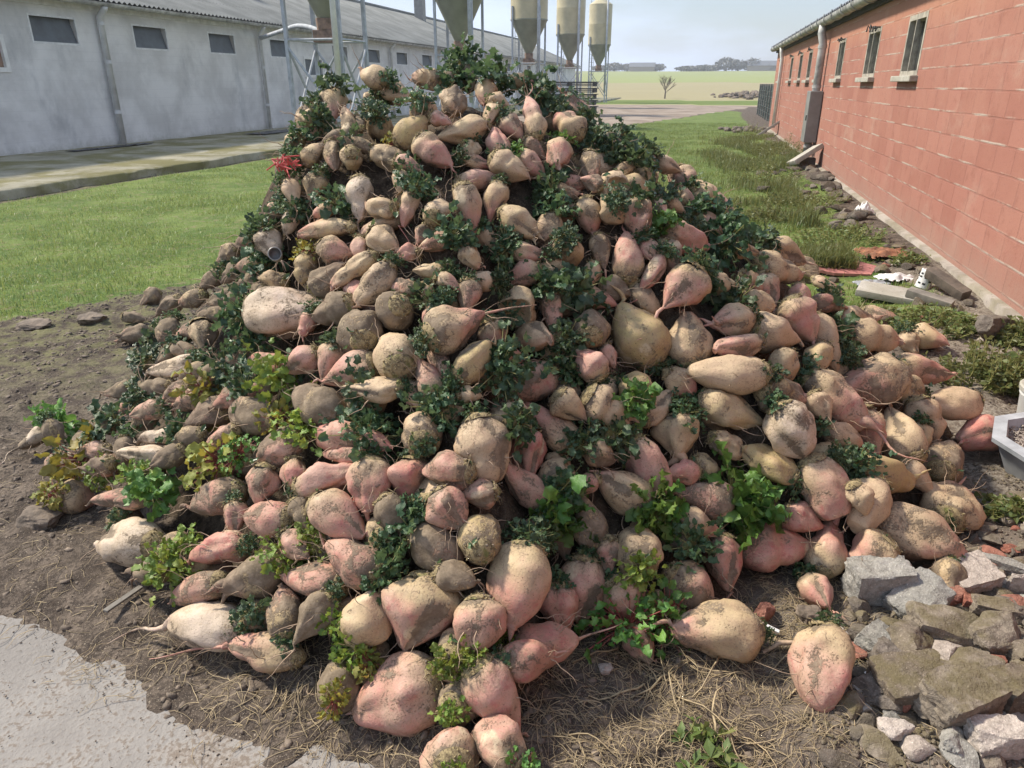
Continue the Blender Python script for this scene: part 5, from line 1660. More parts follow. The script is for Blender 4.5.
def rock(name, u, v, wpx, hpx, mat, label, seed, rotz=0., tilt=(0, 0), blocky=.6, lift=.42, depth=1.0, group=None, cat='stone'):
    """a broken lump: a subdivided box rounded and chipped by noise; size from its extent on the photograph"""
    import bmesh
    p = at(u, v, .03)
    dep = proj(p)[2]
    w = wpx * dep / F * .90
    h = max(.02, hpx * dep / F * .72)
    bm = bmesh.new(); bmesh.ops.create_cube(bm, size=2)
    bmesh.ops.subdivide_edges(bm, edges=bm.edges[:], cuts=15, use_grid_fill=True)
    co_ = np.array([q.co[:] for q in bm.verts])
    sph = co_ / np.linalg.norm(co_, axis=1)[:, None] * 1.25
    co_ = co_ * blocky + sph * (1 - blocky)
    r_ = np.random.default_rng(seed)
    for _ in range(4 if blocky > .75 else 9):                                   # planar chips
        d = r_.normal(size=3); d /= np.linalg.norm(d)
        lim = r_.uniform(1.05, 1.35) if blocky > .75 else r_.uniform(.70, 1.05)
        over = np.clip(co_ @ d - lim, 0, None)
        co_ -= over[:, None] * d
    nz = fbm(co_[:, 0] * 1.4 + seed, co_[:, 1] * 1.4, co_[:, 2] * 1.4, oct=4, seed=seed)
    nz2 = fbm(co_[:, 0] * 5 + seed, co_[:, 1] * 5, co_[:, 2] * 5, oct=3, seed=seed + 5)
    co_ *= (1 + (.15 if blocky > .75 else .24) * nz + .07 * nz2)[:, None]
    dims = np.array([w / 2, w / 2 * depth, h / 2])
    co_ = co_ * dims
    for q, c in zip(bm.verts, co_): q.co = c
    me = bpy.data.meshes.new(name); bm.to_mesh(me); bm.free()
    o = link_mesh(name, me, mat, smooth=True)
    me.set_sharp_from_angle(angle=R(28))
    o.rotation_euler = (tilt[0], tilt[1], rotz)
    o.location = (p.x, p.y, gz(p.x, p.y) + h * lift)
    tag(o, label, cat, group)
    return o


RG = 'large stones of the rubble beside the heap'
SG, S_, SW, SR, SD = M['stone_g'], M['stone'], M['stone_w'], M['stone_r'], M['stone_d']
rock('concrete_block', 872, 606, 62, 56, SG, 'rough grey concrete block propping the beets at the heap\'s right foot', 1, .05, (.03, -.04), .93, .5, .62, RG, 'block')
rock('concrete_block', 914, 622, 62, 34, SG, 'broken wedge of grey concrete right of the grey block', 2, .5, (.15, -.35), .85, .55, .7, RG, 'block')
rock('mossy_slab', 945, 645, 84, 44, S_, 'mossy brown slab directly below the broken wedge of grey concrete', 3, -.25, (.10, .12), .66, .30, .62, RG)
rock('mossy_slab', 905, 662, 52, 36, S_, 'brown mossy lump left of the mossy brown slab', 33, .4, (-.1, .1), .6, .4, .8, RG)
rock('mossy_slab', 990, 655, 60, 44, S_, 'mossy slab in the middle of the rubble right of the brown one', 34, .2, (.08, -.1), .68, .30, .7, RG)
rock('mossy_slab', 960, 680, 70, 36, S_, 'low mossy slab just above the big mossy brick-shaped stone', 35, -.1, (.05, .05), .66, .25, .6, RG)
rock('mossy_slab', 1024, 668, 50, 46, S_, 'mossy slab cut by the right picture edge', 23, .3, (.02, .06), .74, .25, .8, RG)
rock('mossy_stone', 907, 700, 76, 44, S_, 'mossy flat stone behind the small white stone', 4, .1, (.08, -.03), .80, .4, .7, RG)
rock('mossy_stone', 952, 722, 84, 58, S_, 'big mossy brick-shaped stone slanting up to the right, lowest mossy one', 5, .42, (.10, .04), .90, .5, .62, RG)
rock('mossy_stone', 1008, 710, 50, 56, S_, 'pale green mossy stone at the right edge above the reddish brick', 6, .2, (0, .1), .85, .5, .8, RG)
rock('brick', 990, 758, 56, 40, M['stone_w'], 'pale pinkish brick end at the bottom right corner', 7, .08, (0, 0), .95, .5, .6, RG, 'brick')
rock('white_stone', 888, 741, 34, 30, SW, 'rounded whitish stone lying alone on the straw', 8, .4, (0, 0), .4, .5, .85, RG)
rock('grey_shard', 948, 756, 46, 30, SG, 'grey jagged shard left of the pinkish brick', 9, .9, (.3, .2), .7, .5, .5, RG)
rock('flat_shard', 963, 594, 50, 32, SW, 'flat pale grey shard lying below the biggest right-foot beet', 10, .2, (.2, -.15), .9, .5, .8, RG)
rock('brick', 946, 612, 30, 26, SR, 'dark red brick piece under the flat pale shard', 11, .3, (.1, .1), .9, .5, .7, RG, 'brick')
rock('brick', 968, 618, 24, 22, SR, 'bright red brick corner in the middle of the rubble', 12, -.3, (.1, .2), .9, .5, .8, RG, 'brick')
rock('flat_stone', 991, 626, 50, 24, S_, 'long brown flat stone right of the red brick corner', 13, -.3, (.1, .1), .85, .5, .5, RG)
rock('white_fragment', 1011, 604, 18, 40, SW, 'broken white china fragment standing at the right edge', 14, -.3, (.2, .0), .8, .5, .4, RG, 'fragment')
rock('grey_stone', 984, 592, 48, 20, SG, 'long bluish grey stone above the white china fragment', 15, -.5, (.0, .1), .8, .5, .4, RG)
rock('grey_stone', 1000, 578, 44, 20, SG, 'bluish grey slab lying higher than the long grey stone', 16, -.5, (.0, .1), .8, .5, .4, RG)
rock('brown_stone', 884, 672, 44, 36, SD, 'brown stone between the concrete wedge and the mossy flat stone', 17, .3, (0, .1), .7, .4, .8, RG)
rock('grey_shard', 876, 655, 48, 26, SG, 'pale grey flat shard tucked under the rough concrete block', 18, .7, (.1, .1), .8, .4, .7, RG)
rock('brown_stone', 872, 695, 50, 28, SD, 'low brown stone left of the mossy flat stone', 19, .3, (0, .1), .7, .35, .8, RG)
rock('grey_stone', 986, 344, 40, 34, SD, 'dark grey boulder at the foot of the brick wall among weeds', 20, .3, (0, .2), .6, .5, .8, None)
rock('brick', 778, 628, 0.1 + 22, 22, SR, 'small reddish clay lump between two lone beets', 21, .5, (.1, .3), .6, .5, .6, None, 'lump') if False else None
rock('clay_shard', 763, 624, 26, 22, SR, 'brownish red shard leaning on the fat stubby-rooted beet', 22, .8, (.2, .5), .85, .6, .5, None, 'shard')
rock('pink_lump', 605, 678, 14, 13, M['stone_w'], 'small pinkish beet chip on the straw below the red-stalked leaves', 24, .2, (0, 0), .4, .5, .8, None, 'lump')
rock('black_clod', 808, 628, 26, 20, M['clod'], 'black soil clod above the lone front beet', 25, .2, (0, 0), .3, .4, .9, None, 'clod')
rock('soil_clod', 45, 521, 44, 22, M['clod'], 'large dark soil clod left of the chalky left beet', 26, .2, (0, 0), .3, .4, .8, None, 'clod')
rock('soil_clod', 92, 322, 34, 14, M['clod'], 'pale soil clod in the bare earth far left of the heap', 27, .2, (0, 0), .3, .4, .8, None, 'clod')
rock('soil_clod', 32, 326, 34, 12, M['clod'], 'dark soil clod at the lawn\'s edge at far left', 28, .2, (0, 0), .3, .4, .8, None, 'clod')

# medium stones: grey and brown pieces that nothing tells apart, each an object of its own
import bmesh as _bm
MEDS = []
for k in range(6):
    bm = _bm.new(); _bm.ops.create_icosphere(bm, subdivisions=3, radius=1)
    co_ = np.array([q.co[:] for q in bm.verts])
    r_ = np.random.default_rng(300 + k)
    for _ in range(9):
        d = r_.normal(size=3); d /= np.linalg.norm(d)
        co_ -= np.clip(co_ @ d - r_.uniform(.45, .85), 0, None)[:, None] * d
    co_ *= (1 + .10 * fbm(co_[:, 0] * 2 + k, co_[:, 1] * 2, co_[:, 2] * 2, seed=k))[:, None]
    for q, c in zip(bm.verts, co_): q.co = c
    me = bpy.data.meshes.new('rubble_stone'); bm.to_mesh(me); bm.free()
    me.polygons.foreach_set('use_smooth', np.ones(len(me.polygons), bool)); me.set_sharp_from_angle(angle=R(25))
    MEDS.append(me)
ZONES = [('grey or brown broken stone in the rubble at the bottom right corner', 'loose rubble stones at lower right', 110,
          lambda r: at(1030 - 200 * r.random() ** 1.3, r.uniform(625, 785))),
         ('small pale or grey stone strewn between the right-foot beets and the plastic tub', 'strewn stones below the tub', 90,
          lambda r: at(r.uniform(945, 1030), r.uniform(520, 640))),
         ('dark broken stone heaped along the brick wall below the downpipe', 'dark stones along the brick wall', 52,
          lambda r: W(2.1 - abs(r.gauss(0, .42)), r.uniform(9.0, 15.4))),
         ('grubby stone in the litter strip at the brick wall\'s foot', 'stones in the litter strip', 34,
          lambda r: W(2.05 - abs(r.gauss(0, .35)), r.uniform(4.2, 8.6)))]
for lab, grp, n, fn in ZONES:
    r_ = random.Random(hash(grp) % 1000 if False else len(lab))
    mats = [SD, SD, SD, S_] if 'dark' in lab else [SG, S_, SW, S_, SD, SD, S_, SR]
    for k in range(n):
        p = fn(r_)
        o = bpy.data.objects.new('rubble_stone', r_.choice(MEDS).copy()); COL.objects.link(o)
        o.data.materials.append(r_.choice(mats))
        sc = r_.uniform(.014, .050) if 'dark' not in lab else r_.uniform(.06, .15)
        if 'litter' in lab: sc = r_.uniform(.03, .07)
        o.scale = (sc * r_.uniform(.9, 1.6), sc * r_.uniform(.7, 1.1), sc * r_.uniform(.4, .8))
        o.rotation_euler = (r_.uniform(-.3, .3), r_.uniform(-.3, .3), r_.uniform(0, 6))
        o.location = (p.x, p.y, gz(p.x, p.y) + sc * .25)
        tag(o, lab, 'stone', grp)

r_ = np.random.default_rng(5)
sp = []
while len(sp) < 3400:
    if r_.random() < .6: q = at(r_.uniform(800, 1040), r_.uniform(480, 790))
    else: q = W(2.15 - abs(r_.normal(0, .5)), r_.uniform(1, 15))
    w_ = float(grid_at(GST, q.x, q.y))
    if r_.random() < w_ + .1: sp.append((q.x, q.y, gz(q.x, q.y) + .002))
o = lumps('gravel', sp, M['stone'], .003, .013, 74, 1)
tag(o, 'fine grey and brown chippings between the rubble stones', 'gravel', kind='stuff')
sp = []
while len(sp) < 14000:
    x, y = r_.uniform(-4.5, 1.6), r_.uniform(1.1, 6.0)
    if float(grid_at(GSL, x, y)) < r_.exponential(.05) - .12 : continue
    if float(grid_at(GGR, x, y)) > .6: continue
    if fbm(np.array([x * 2]), np.array([y * 2]), seed=15)[0] < -.1 and r_.random() < .75: continue
    sp.append((x, y, gz(x, y) + .001))
o = lumps('soil_crumbs', sp, M['clod'], .002, .021, 75, 1)
tag(o, 'loose crumbs of brown soil over the bare earth', 'soil crumbs', kind='stuff')
sp = []
while len(sp) < 450:
    u, v = r_.uniform(-20, 420), r_.uniform(600, 790)
    q = at(u, v)
    d = float(grid_at(GSL, q.x, q.y))
    if -.9 < d < 0 and r_.random() < math.exp(d * 9): sp.append((q.x, q.y, .003))
o = lumps('slab_grit', sp, M['clod'], .0012, .0042, 76, 1)
tag(o, 'brown grit and soil bits scattered on the concrete slab', 'grit', kind='stuff')


# --------------------------------------------------- single things
def single(name, m, mat, label, cat, loc, rot=(0, 0, 0), smooth=None, group=None):
    o = m.build(name, mat, autosmooth=smooth)
    o.location = loc; o.rotation_euler = rot
    return tag(o, label, cat, group)


def gpos(u, v, dz=0.0):
    p = at(u, v, .05); p.z = gz(p.x, p.y) + dz
    return p


m = MB(); m.box(-.21, .21, -.145, .145, -.026, .026, .006)
single('paving_slab', m, M['sill'], 'pale square paving slab lying flat by the red board', 'paving slab', gpos(886, 297, .05), (.05, .06, -.55), 40)
m = MB()
V = [(-.30, -.12), (-.05, -.22), (.26, -.16), (.34, .10), (.12, .24), (-.22, .20)]
m.add([(x, y, .012) for x, y in V] + [(x, y, -.012) for x, y in V], [tuple(range(6)), tuple(range(6, 12))[::-1]] + [(i, i + 6, (i + 1) % 6 + 6, (i + 1) % 6) for i in range(6)])
single('red_board', m, M['redsheet'], 'broken flat faded red board on the grass edge behind the heap', 'board', gpos(838, 267, .05), (.10, .03, -.3))
m = MB(); m.box(-.19, .19, -.045, .045, -.04, .04, .008)
single('timber', m, M['timber'], 'dark old timber leaning against the wall footing', 'timber', gpos(944, 298, .09), (.2, .28, -1.25), 40)
m = MB(); m.box(-.16, .16, -.05, .05, -.03, .03, .008)
single('timber', m, M['post'], 'short mossy plank end beside the pale paving slab', 'plank', gpos(928, 306, .05), (.1, .15, -.75), 40)


def crumple(name, mat, label, cat, u, v, w, d, h, seed, n=44, rag=False):
    V, Fc = [], []
    for i in range(n):
        for j in range(n):
            x, y = i / (n - 1) - .5, j / (n - 1) - .5
            r2 = math.hypot(x, y) * 2
            e = 1 + .35 * float(vnoise(math.atan2(y, x) * 1.5 + 9, 3, seed=seed))
            V.append((x * w * e, y * d * e, h * (max(0, 1 - r2 ** 2) * .5 + .75 * abs(float(fbm(x * 5, y * 5, oct=4, seed=seed))))))
    Fc = [(i * n + j, (i + 1) * n + j, (i + 1) * n + j + 1, i * n + j + 1) for i in range(n - 1) for j in range(n - 1)
          if math.hypot((i + .5) / n - .5, (j + .5) / n - .5) < .47 + .05 * math.sin(i * 1.3 + seed)]
    m = MB(); m.add(V, Fc)
    o = m.build(name, mat, smooth=True); o.location = gpos(u, v, .02)
    q = o.modifiers.new('thickness', 'SOLIDIFY'); q.thickness = .004
    return tag(o, label, cat)


crumple('orange_rag', M['rag'], 'crumpled rusty orange rag at the foot of the brick wall', 'rag', 882, 258, .50, .40, .10, 3)
crumple('white_bag', M['white'], 'small crumpled white plastic bag against the brick wall', 'plastic bag', 862, 218, .24, .18, .16, 4, 26)
crumple('white_litter', M['white'], 'torn white paper litter beside the black and white tin', 'litter', 895, 282, .34, .22, .06, 5, 30)
crumple('white_litter', M['tub'], 'greyish torn plastic left of the black and white tin', 'litter', 872, 284, .30, .2, .05, 6, 30)
crumple('red_net', M['redplas'], 'bright red plastic netting on the heap\'s upper left edge', 'netting', 296, 182, .01, .01, .01, 7, 8)
o = bpy.data.objects['red_net']; COL.objects.unlink(o); bpy.data.objects.remove(o)
m = MB()
rr = random.Random(8)
for k in range(20):
    a = rr.uniform(0, 6.28); b = Vector((rr.uniform(-.04, .04), rr.uniform(-.03, .03), rr.uniform(-.01, .02)))
    m.tube([b, b + Vector((rr.uniform(-.03, .03), rr.uniform(-.03, .03), rr.uniform(.0, .03))), b + Vector((rr.uniform(-.06, .06), rr.uniform(-.04, .04), rr.uniform(-.03, .03)))], .0028, 5)
p = hit_heap(302, 181, .05) or Vector((-.9, 3.5, 1.1))
single('red_net', m, M['redplas'], 'torn bright red plastic net on the heap\'s upper left edge', 'netting', p + Vector((-.03, -.05, .05)))
tin = tag(empty('small_tin', (hit_heap(284, 258, .05) or Vector((-1.2, 3.4, .8))) + Vector((0, -.09, .03)), (1.25, .1, .2)), 'small grey tin with a dark open end lying on the heap\'s left side', 'tin')
m = MB(); m.lathe([(.022, -.035), (.023, -.03), (.023, .03), (.025, .034), (.021, .035), (.020, .03), (.019, .0), (.002, .0)], n=20, cap=False); m.build('can_body', M['zinc'], tin, smooth=True)
tin.children[0].data.materials[0] = M['cabinet']
m = MB(); m.lathe([(.001, -.034), (.022, -.034)], n=20, cap=False); m.build('can_base', M['rust'], tin)

tin = tag(empty('paint_tin', gpos(921, 291, .01), (.12, .18, .4)), 'dented white tin with black printed bands standing by the wall', 'tin')
m = MB(); m.lathe([(.055, 0), (.058, .006), (.056, .012), (.056, .135), (.058, .14), (.057, .15), (.048, .150), (.045, .145), (.001, .144)], n=24); m.build('can_body', M['white'], tin, smooth=True)
m = MB()
rr = random.Random(4)
for z in (.035, .06, .085, .11):
    for k in range(9):
        if rr.random() < .35: continue
        a = k * .7 + rr.uniform(-.1, .1)
        m.add([(math.cos(a + q) * .0572, math.sin(a + q) * .0572, z + h_) for h_ in (0, .014) for q in (0, .15, .3, .42)], [(i, i + 1, i + 5, i + 4) for i in range(3)])
m.build('printed_band', M['black'], tin)

tub = tag(empty('plastic_tub', gpos(1050, 482, .0), (.06, -.05, .2)), 'grey white eight-sided plastic tub filled with chippings at the right edge', 'tub')
m = MB()
def oct_(r, z, sx=1.0): return [(math.cos(math.pi / 8 + k * math.pi / 4) * r, math.sin(math.pi / 8 + k * math.pi / 4) * r * sx, z) for k in range(8)]
prof = [(.18, .0), (.24, .13), (.265, .14), (.268, .16), (.215, .165), (.205, .14), (.19, .09)]
vs_ = [q for r0, z in prof for q in oct_(r0, z)]
m.add(vs_, [(i * 8 + k, i * 8 + (k + 1) % 8, (i + 1) * 8 + (k + 1) % 8, (i + 1) * 8 + k) for i in range(len(prof) - 1) for k in range(8)])
m.build('tub_shell', M['tub'], tub)
r2 = np.random.default_rng(3)
ch = lumps('chippings', [(math.cos(a) * q, math.sin(a) * q, .125 + r2.normal(0, .006)) for a, q in zip(r2.uniform(0, 6.28, 1400), np.sqrt(r2.random(1400)) * .20)], SW, .005, .012, 77, 1)
ch.parent = tub
m = MB(); m.add(oct_(.20, .115), [tuple(range(8))]); o = m.build('fill_bed', M['stone_w'], tub)
bk = tag(empty('white_bucket', gpos(1036, 430, .0), (.04, -.03, .3)), 'weathered white bucket with a lid at the right edge above the tub', 'bucket')
m = MB(); m.lathe([(.085, 0), (.092, .01), (.108, .16), (.112, .165), (.112, .18), (.106, .182)], n=28); m.build('bucket_shell', M['white'], bk, autosmooth=35)
m = MB(); m.lathe([(.10, .183), (.118, .184), (.120, .205), (.112, .21), (.02, .205)], n=28); m.build('lid', M['sill'], bk, autosmooth=35)
m = MB(); m.tube([(math.cos(t) * .118, math.sin(t) * .118 * .2 - .11, .165 - math.sin(t) * .07) for t in np.linspace(0, math.pi, 12)], .004, 6); m.build('handle', M['galv'], bk, smooth=True)

m = MB(); m.box(-.30, .30, -.22, .22, -.045, .045, .015)
single('leaning_slab', m, M['sill'], 'concrete slab leaning at the foot of the grey downpipe', 'slab', W(1.90, 15.5, .34), (-.22, -.55, -AZ + .35), 40)
m = MB(); m.box(-.14, .14, -.14, .14, -.16, .16, .02)
single('gully_block', m, M['stone_d'], 'dark block holding up the slab under the downpipe', 'block', W(1.98, 15.7, .12), (0, .0, -AZ), 40)
m = MB(); m.box(-.40, .40, -.18, .18, -.035, .035, .008)
single('leaning_slab', m, M['sill'], 'farther concrete slab leaning below the thin white drainpipe', 'slab', W(1.9, 25.3, .30), (-.1, -.6, -AZ), 40)
m = MB(); m.box(-.10, .10, -.005, .005, -.025, .025)
for u, v, ln, a, lab in ((772, 634, 13, .5, 'white plastic strip lying left of the lone front beet'), (862, 677, 16, .3, 'white plastic strip right of the lone front beet'), (884, 690, 17, .7, 'bent white plastic strip on the brown stone'), (908, 690, 12, .2, 'white plastic scrap on the mossy flat stone')):
    m = MB()
    p = gpos(u, v, .02); dep = proj(p)[2]; L_ = ln * dep / F
    m.box(-L_ / 2, L_ / 2, -.006, .006, -.003, .003, .002)
    single('plastic_strip', m, M['white'], lab, 'plastic strip', p, (.1, .2, -a))
m = MB(); m.tube([(0, 0, 0), (.06, .02, .012), (.12, .01, .016), (.19, .03, .008)], [.006, .008, .007, .004], 7)
single('cut_root', m, M['rootlet'], 'long pinkish cut root lying left of the lone front beet', 'root', gpos(762, 655, .008), (0, 0, .1), 60)
m = MB(); m.box(-.07, .07, -.009, .009, -.004, .004, .002)
single('wood_chip', m, M['post'], 'thin greyish wood splinter on the soil near the slab', 'splinter', gpos(124, 600, .02), (.1, .05, 1.2))


# ================================================================== GRASS, WEEDS, STRAW
def blades(name, pts, hmin, hmax, wid, lean, mat, seed, label, cat, curl=1.0):
    r_ = np.random.default_rng(seed)
    pts = np.asarray(pts); n = len(pts)
    h = r_.uniform(hmin, hmax, n) if np.isscalar(hmin) else hmin
    a = r_.uniform(0, 6.283, n)
    ln = np.abs(r_.normal(0, lean, n)) * h
    fac = a + r_.normal(0, .5, n) + 1.57
    dx, dy = np.cos(a) * ln, np.sin(a) * ln
    wx, wy = np.cos(fac) * wid * .5 * r_.uniform(.6, 1.3, n), np.sin(fac) * wid * .5
    x, y, z = pts[:, 0], pts[:, 1], pts[:, 2]
    V = np.stack([np.stack([x - wx, y - wy, z - .004], -1), np.stack([x + wx, y + wy, z - .004], -1),
                  np.stack([x + dx * .35 + wx * .8, y + dy * .35 + wy * .8, z + h * .6], -1), np.stack([x + dx * .35 - wx * .8, y + dy * .35 - wy * .8, z + h * .6], -1),
                  np.stack([x + dx, y + dy, z + h * np.clip(1 - .25 * ln / np.maximum(h, 1e-4), .35, 1)], -1)], 1).reshape(-1, 3)
    b = np.arange(n) * 5
    Fq = np.stack([b, b + 1, b + 2, b + 3], -1); Ft = np.stack([b + 3, b + 2, b + 4], -1)
    o = link_mesh(name, np_mesh(name, V, [Fq, Ft]), mat)
    return tag(o, label, cat, kind='stuff')


def scatter(n, gen, dens):
    out = []
    tot = 0
    while tot < n:
        x, y = gen(n)
        k = rng.random(len(x)) < dens(x, y)
        x, y = x[k], y[k]
        out.append(np.stack([x, y, grid_at(GZ_, x, y)], -1)); tot += len(x)
    return np.concatenate(out)[:n]


def gen_left(n):
    s = 3.0 + 19 * rng.random(n) ** 1.4; nn = rng.uniform(-9.9, -.5, n)
    return nn * math.cos(AZ) + s * math.sin(AZ), -nn * math.sin(AZ) + s * math.cos(AZ)


def gen_right(n):
    s = 5.0 + 30 * rng.random(n) ** 1.5; nn = rng.uniform(-3.5, 2.1, n)
    return nn * math.cos(AZ) + s * math.sin(AZ), -nn * math.sin(AZ) + s * math.cos(AZ)


def patchy(x, y): return np.clip(grid_at(GGR, x, y), 0, 1) ** 2 * np.clip(.45 + 1.1 * fbm(x * 1.6, y * 1.6, seed=19), .06, 1)


pl_ = scatter(120000, gen_left, patchy)
hh = (.018 + .045 * rng.random(len(pl_))) * (1 + 1.0 * fbm(pl_[:, 0] * 2.3, pl_[:, 1] * 2.3, seed=20))
blades('lawn_grass', pl_, hh, None, .0055, .75, M['grass'], 51, 'short green grass of the yard lawn left of the heap', 'grass')
pr_ = scatter(90000, gen_right, patchy)
hh = (.02 + .05 * rng.random(len(pr_))) * (1 + .7 * fbm(pr_[:, 0] * 2.3, pr_[:, 1] * 2.3, seed=20))
blades('meadow_grass', pr_, hh, None, .007, .7, M['grass'], 52, 'tufty green grass between the heap and the brick barn', 'grass')


def gen_weed(n):
    s = 7.0 + 18 * rng.random(n) ** 1.3; nn = rng.normal(1.15, .5, n)
    return nn * math.cos(AZ) + s * math.sin(AZ), -nn * math.sin(AZ) + s * math.cos(AZ)


def weed_d(x, y):
    n, s = NS(x, y)
    return (n < np.where(s < 15.5, 1.45, 2.05)) * (n > -.6) * np.clip(.25 + 1.5 * fbm(x * 1.1, y * 1.1, seed=23), 0, 1)


pw = scatter(30000, gen_weed, weed_d)
hh = (.05 + .16 * rng.random(len(pw))) * (1 + .8 * fbm(pw[:, 0] * 1.5, pw[:, 1] * 1.5, seed=24))
blades('rough_grass', pw, np.clip(hh, .03, .4), None, .010, .55, M['weed'], 53, 'tall rough grass and weeds along the brick wall', 'grass')


def weed_clump(u, v, rpx, hgt, seed, label, name='weed_clump', n=420):
    p = gpos(u, v); dep = proj(p)[2]
    rad = rpx * dep / F
    r_ = random.Random(seed)
    root = tag(empty(name, p), label, 'weed', 'leafy weeds at the wall')
    m, st = MB(), MB()
    for k in range(n // 12):
        a, q = r_.uniform(0, 6.28), rad * math.sqrt(r_.random())
        b = Vector((math.cos(a) * q, math.sin(a) * q * .8, 0)); b.z = gz(p.x + b.x, p.y + b.y) - p.z
        top = b + Vector((math.cos(a) * q * .3 + r_.uniform(-.04, .04), math.sin(a) * q * .3 + r_.uniform(-.04, .04), hgt * r_.uniform(.45, 1.1) * (1.15 - .6 * q / rad)))
        mid = (b + top) / 2 + Vector((r_.uniform(-.015, .015), r_.uniform(-.015, .015), 0))
        st.tube([b, mid, top], [.003, .0025, .0012], 4, False)
        for j in range(13):
            t = r_.uniform(.2, 1)
            c = b.lerp(mid, t * 2) if t < .5 else mid.lerp(top, t * 2 - 1)
            d = Vector((r_.gauss(0, 1), r_.gauss(0, 1), r_.uniform(-.2, .8))).normalized()
            s_ = d.cross(Vector((r_.gauss(0, 1), r_.gauss(0, 1), r_.gauss(0, 1)))).normalized()
            L_ = r_.uniform(.018, .05); w_ = L_ * r_.uniform(.16, .32)
            m.add([c, c + d * L_ * .5 + s_ * w_, c + d * L_ + Vector((0, 0, -.005)), c + d * L_ * .5 - s_ * w_], [(0, 1, 2, 3)])
    m.build('leaves', M['weed'], root); st.build('stalks', M['stem_g'], root)


for k, (u, v, rp, hg, lab) in enumerate(((985, 388, 44, .24, 'feathery green weed clump right of the heap, above the tub'), (932, 330, 40, .15, 'low green weed patch between the paving slab and the dark boulder'),
                                  (880, 318, 26, .10, 'small weed tuft in front of the pale paving slab'), (1016, 345, 22, .16, 'weed tuft against the brick wall right of the dark boulder'),
                                  (838, 240, 40, .22, 'leafy weed clump above the orange rag'), (800, 205, 34, .26, 'bushy weed clump in the grass left of the dark stones'), (760, 215, 30, .16, 'low weed clump in the grass just beyond the heap\'s right shoulder'), (1010, 395, 26, .2, 'weed clump pressed against the white bucket'), (905, 268, 16, .14, 'weed tuft at the wall right of the orange rag'), (778, 158, 26, .55, 'tall bushy weed in the rough grass left of the downpipe'),
                                  (750, 135, 12, .5, 'distant dark weed bush in the lawn near the fence'), (940, 520 - 14, 16, .05, 'tiny green tuft among stones') , (1002, 518, 20, .07, 'small bright grass tuft among stones below the tub'),
                                  (765, 183, 30, .40, 'broad weed clump nearer than the tall bushy one'), (715, 742, 26, .05, 'sparse seedlings on the soil at the bottom of the photo'))):
    if 'tiny' in lab: continue
    weed_clump(u, v, rp, hg, 400 + k, lab, n=1500 if rp > 20 else 500) if 'seedlings' not in lab else weed_clump(u, v, 44, .04, 400 + k, lab, 'seedling_patch', 110)


def strands(name, spots, lmin, lmax, wid, mat, seed, label, cat):
    """curved thin stalks lying on the ground"""
    r_ = np.random.default_rng(seed)
    sp = np.asarray(spots); n = len(sp); K = 7
    L_ = np.exp(r_.uniform(math.log(lmin), math.log(lmax), n)); a = r_.uniform(0, 6.283, n); cv = r_.normal(0, 1.6, n) * np.minimum(1, .5 + L_ * 2)
    x, y = sp[:, 0].copy(), sp[:, 1].copy()
    xs, ys, an = [x.copy()], [y.copy()], [a.copy()]
    for k in range(K - 1):
        a = a + cv / K + r_.normal(0, .25, n); x = x + np.cos(a) * L_ / K; y = y + np.sin(a) * L_ / K
        xs.append(x.copy()); ys.append(y.copy()); an.append(a.copy())
    xs, ys, an = np.stack(xs, 1), np.stack(ys, 1), np.stack(an, 1)
    t = np.linspace(0, 1, K)[None]
    zs = grid_at(GZ_, xs, ys); sd = grid_at(GSL, xs, ys); zs = np.where(sd < 0, np.maximum(zs, .004), zs)
    zs = zs + wid * .6 + np.sin(t * math.pi) * np.minimum(.03, L_ * .14)[:, None] * r_.uniform(0, 1.2, n)[:, None]
    w_ = wid * r_.uniform(.5, 1.4, n)[:, None] * (1.0 - .5 * t)
    V = []
    for q in range(3):
        th = q * 2.094
        V.append(np.stack([xs - np.sin(an) * w_ * math.cos(th), ys + np.cos(an) * w_ * math.cos(th), zs + w_ * math.sin(th)], -1))
    V = np.stack(V, 2)                                       # n,K,3,3
    idx = np.arange(n * K * 3).reshape(n, K, 3)
    Fq = np.stack([idx[:, :-1], np.roll(idx, -1, 2)[:, :-1], np.roll(idx, -1, 2)[:, 1:], idx[:, 1:]], -1).reshape(-1, 4)
    o = link_mesh(name, np_mesh(name, V.reshape(-1, 3), [Fq]), mat, smooth=True)
    return tag(o, label, cat, kind='stuff')


sp = []
while len(sp) < 3600:
    k = r_.random()
    if k < .62: u, v = r_.normal(670, 130), r_.uniform(625, 800)
    elif k < .8: u, v = r_.normal(330, 90), r_.uniform(640, 760)
    else: u, v = r_.uniform(0, 300), r_.uniform(440, 690)
    q = at(u, v)
    h_, t_ = heap_h(q.x, q.y, True)
    if t_ < .86: continue
    if float(grid_at(GSL, q.x, q.y)) < -.05 - r_.exponential(.04): continue
    sp.append((q.x, q.y))
strands('dry_straw', sp, .02, .17, .0011, M['straw'], 61, 'dry pale straw and root threads strewn over the front soil', 'straw')
sp = [(q.x, q.y) for q in (at(r_.normal(790, 36), r_.normal(615, 22)) for _ in range(520))]
strands('straw_tangle', sp, .03, .13, .0011, M['straw'], 62, 'tangle of straw on the soil left of the grey concrete block', 'straw')
sp = []
for _ in range(36):
    q = at(r_.normal(640, 150), r_.uniform(650, 760)); sp.append((q.x, q.y))
strands('pale_stalks', sp, .14, .32, .0030, M['straw'], 63, 'longer pale dead stalks lying across the front soil', 'dead stalks')

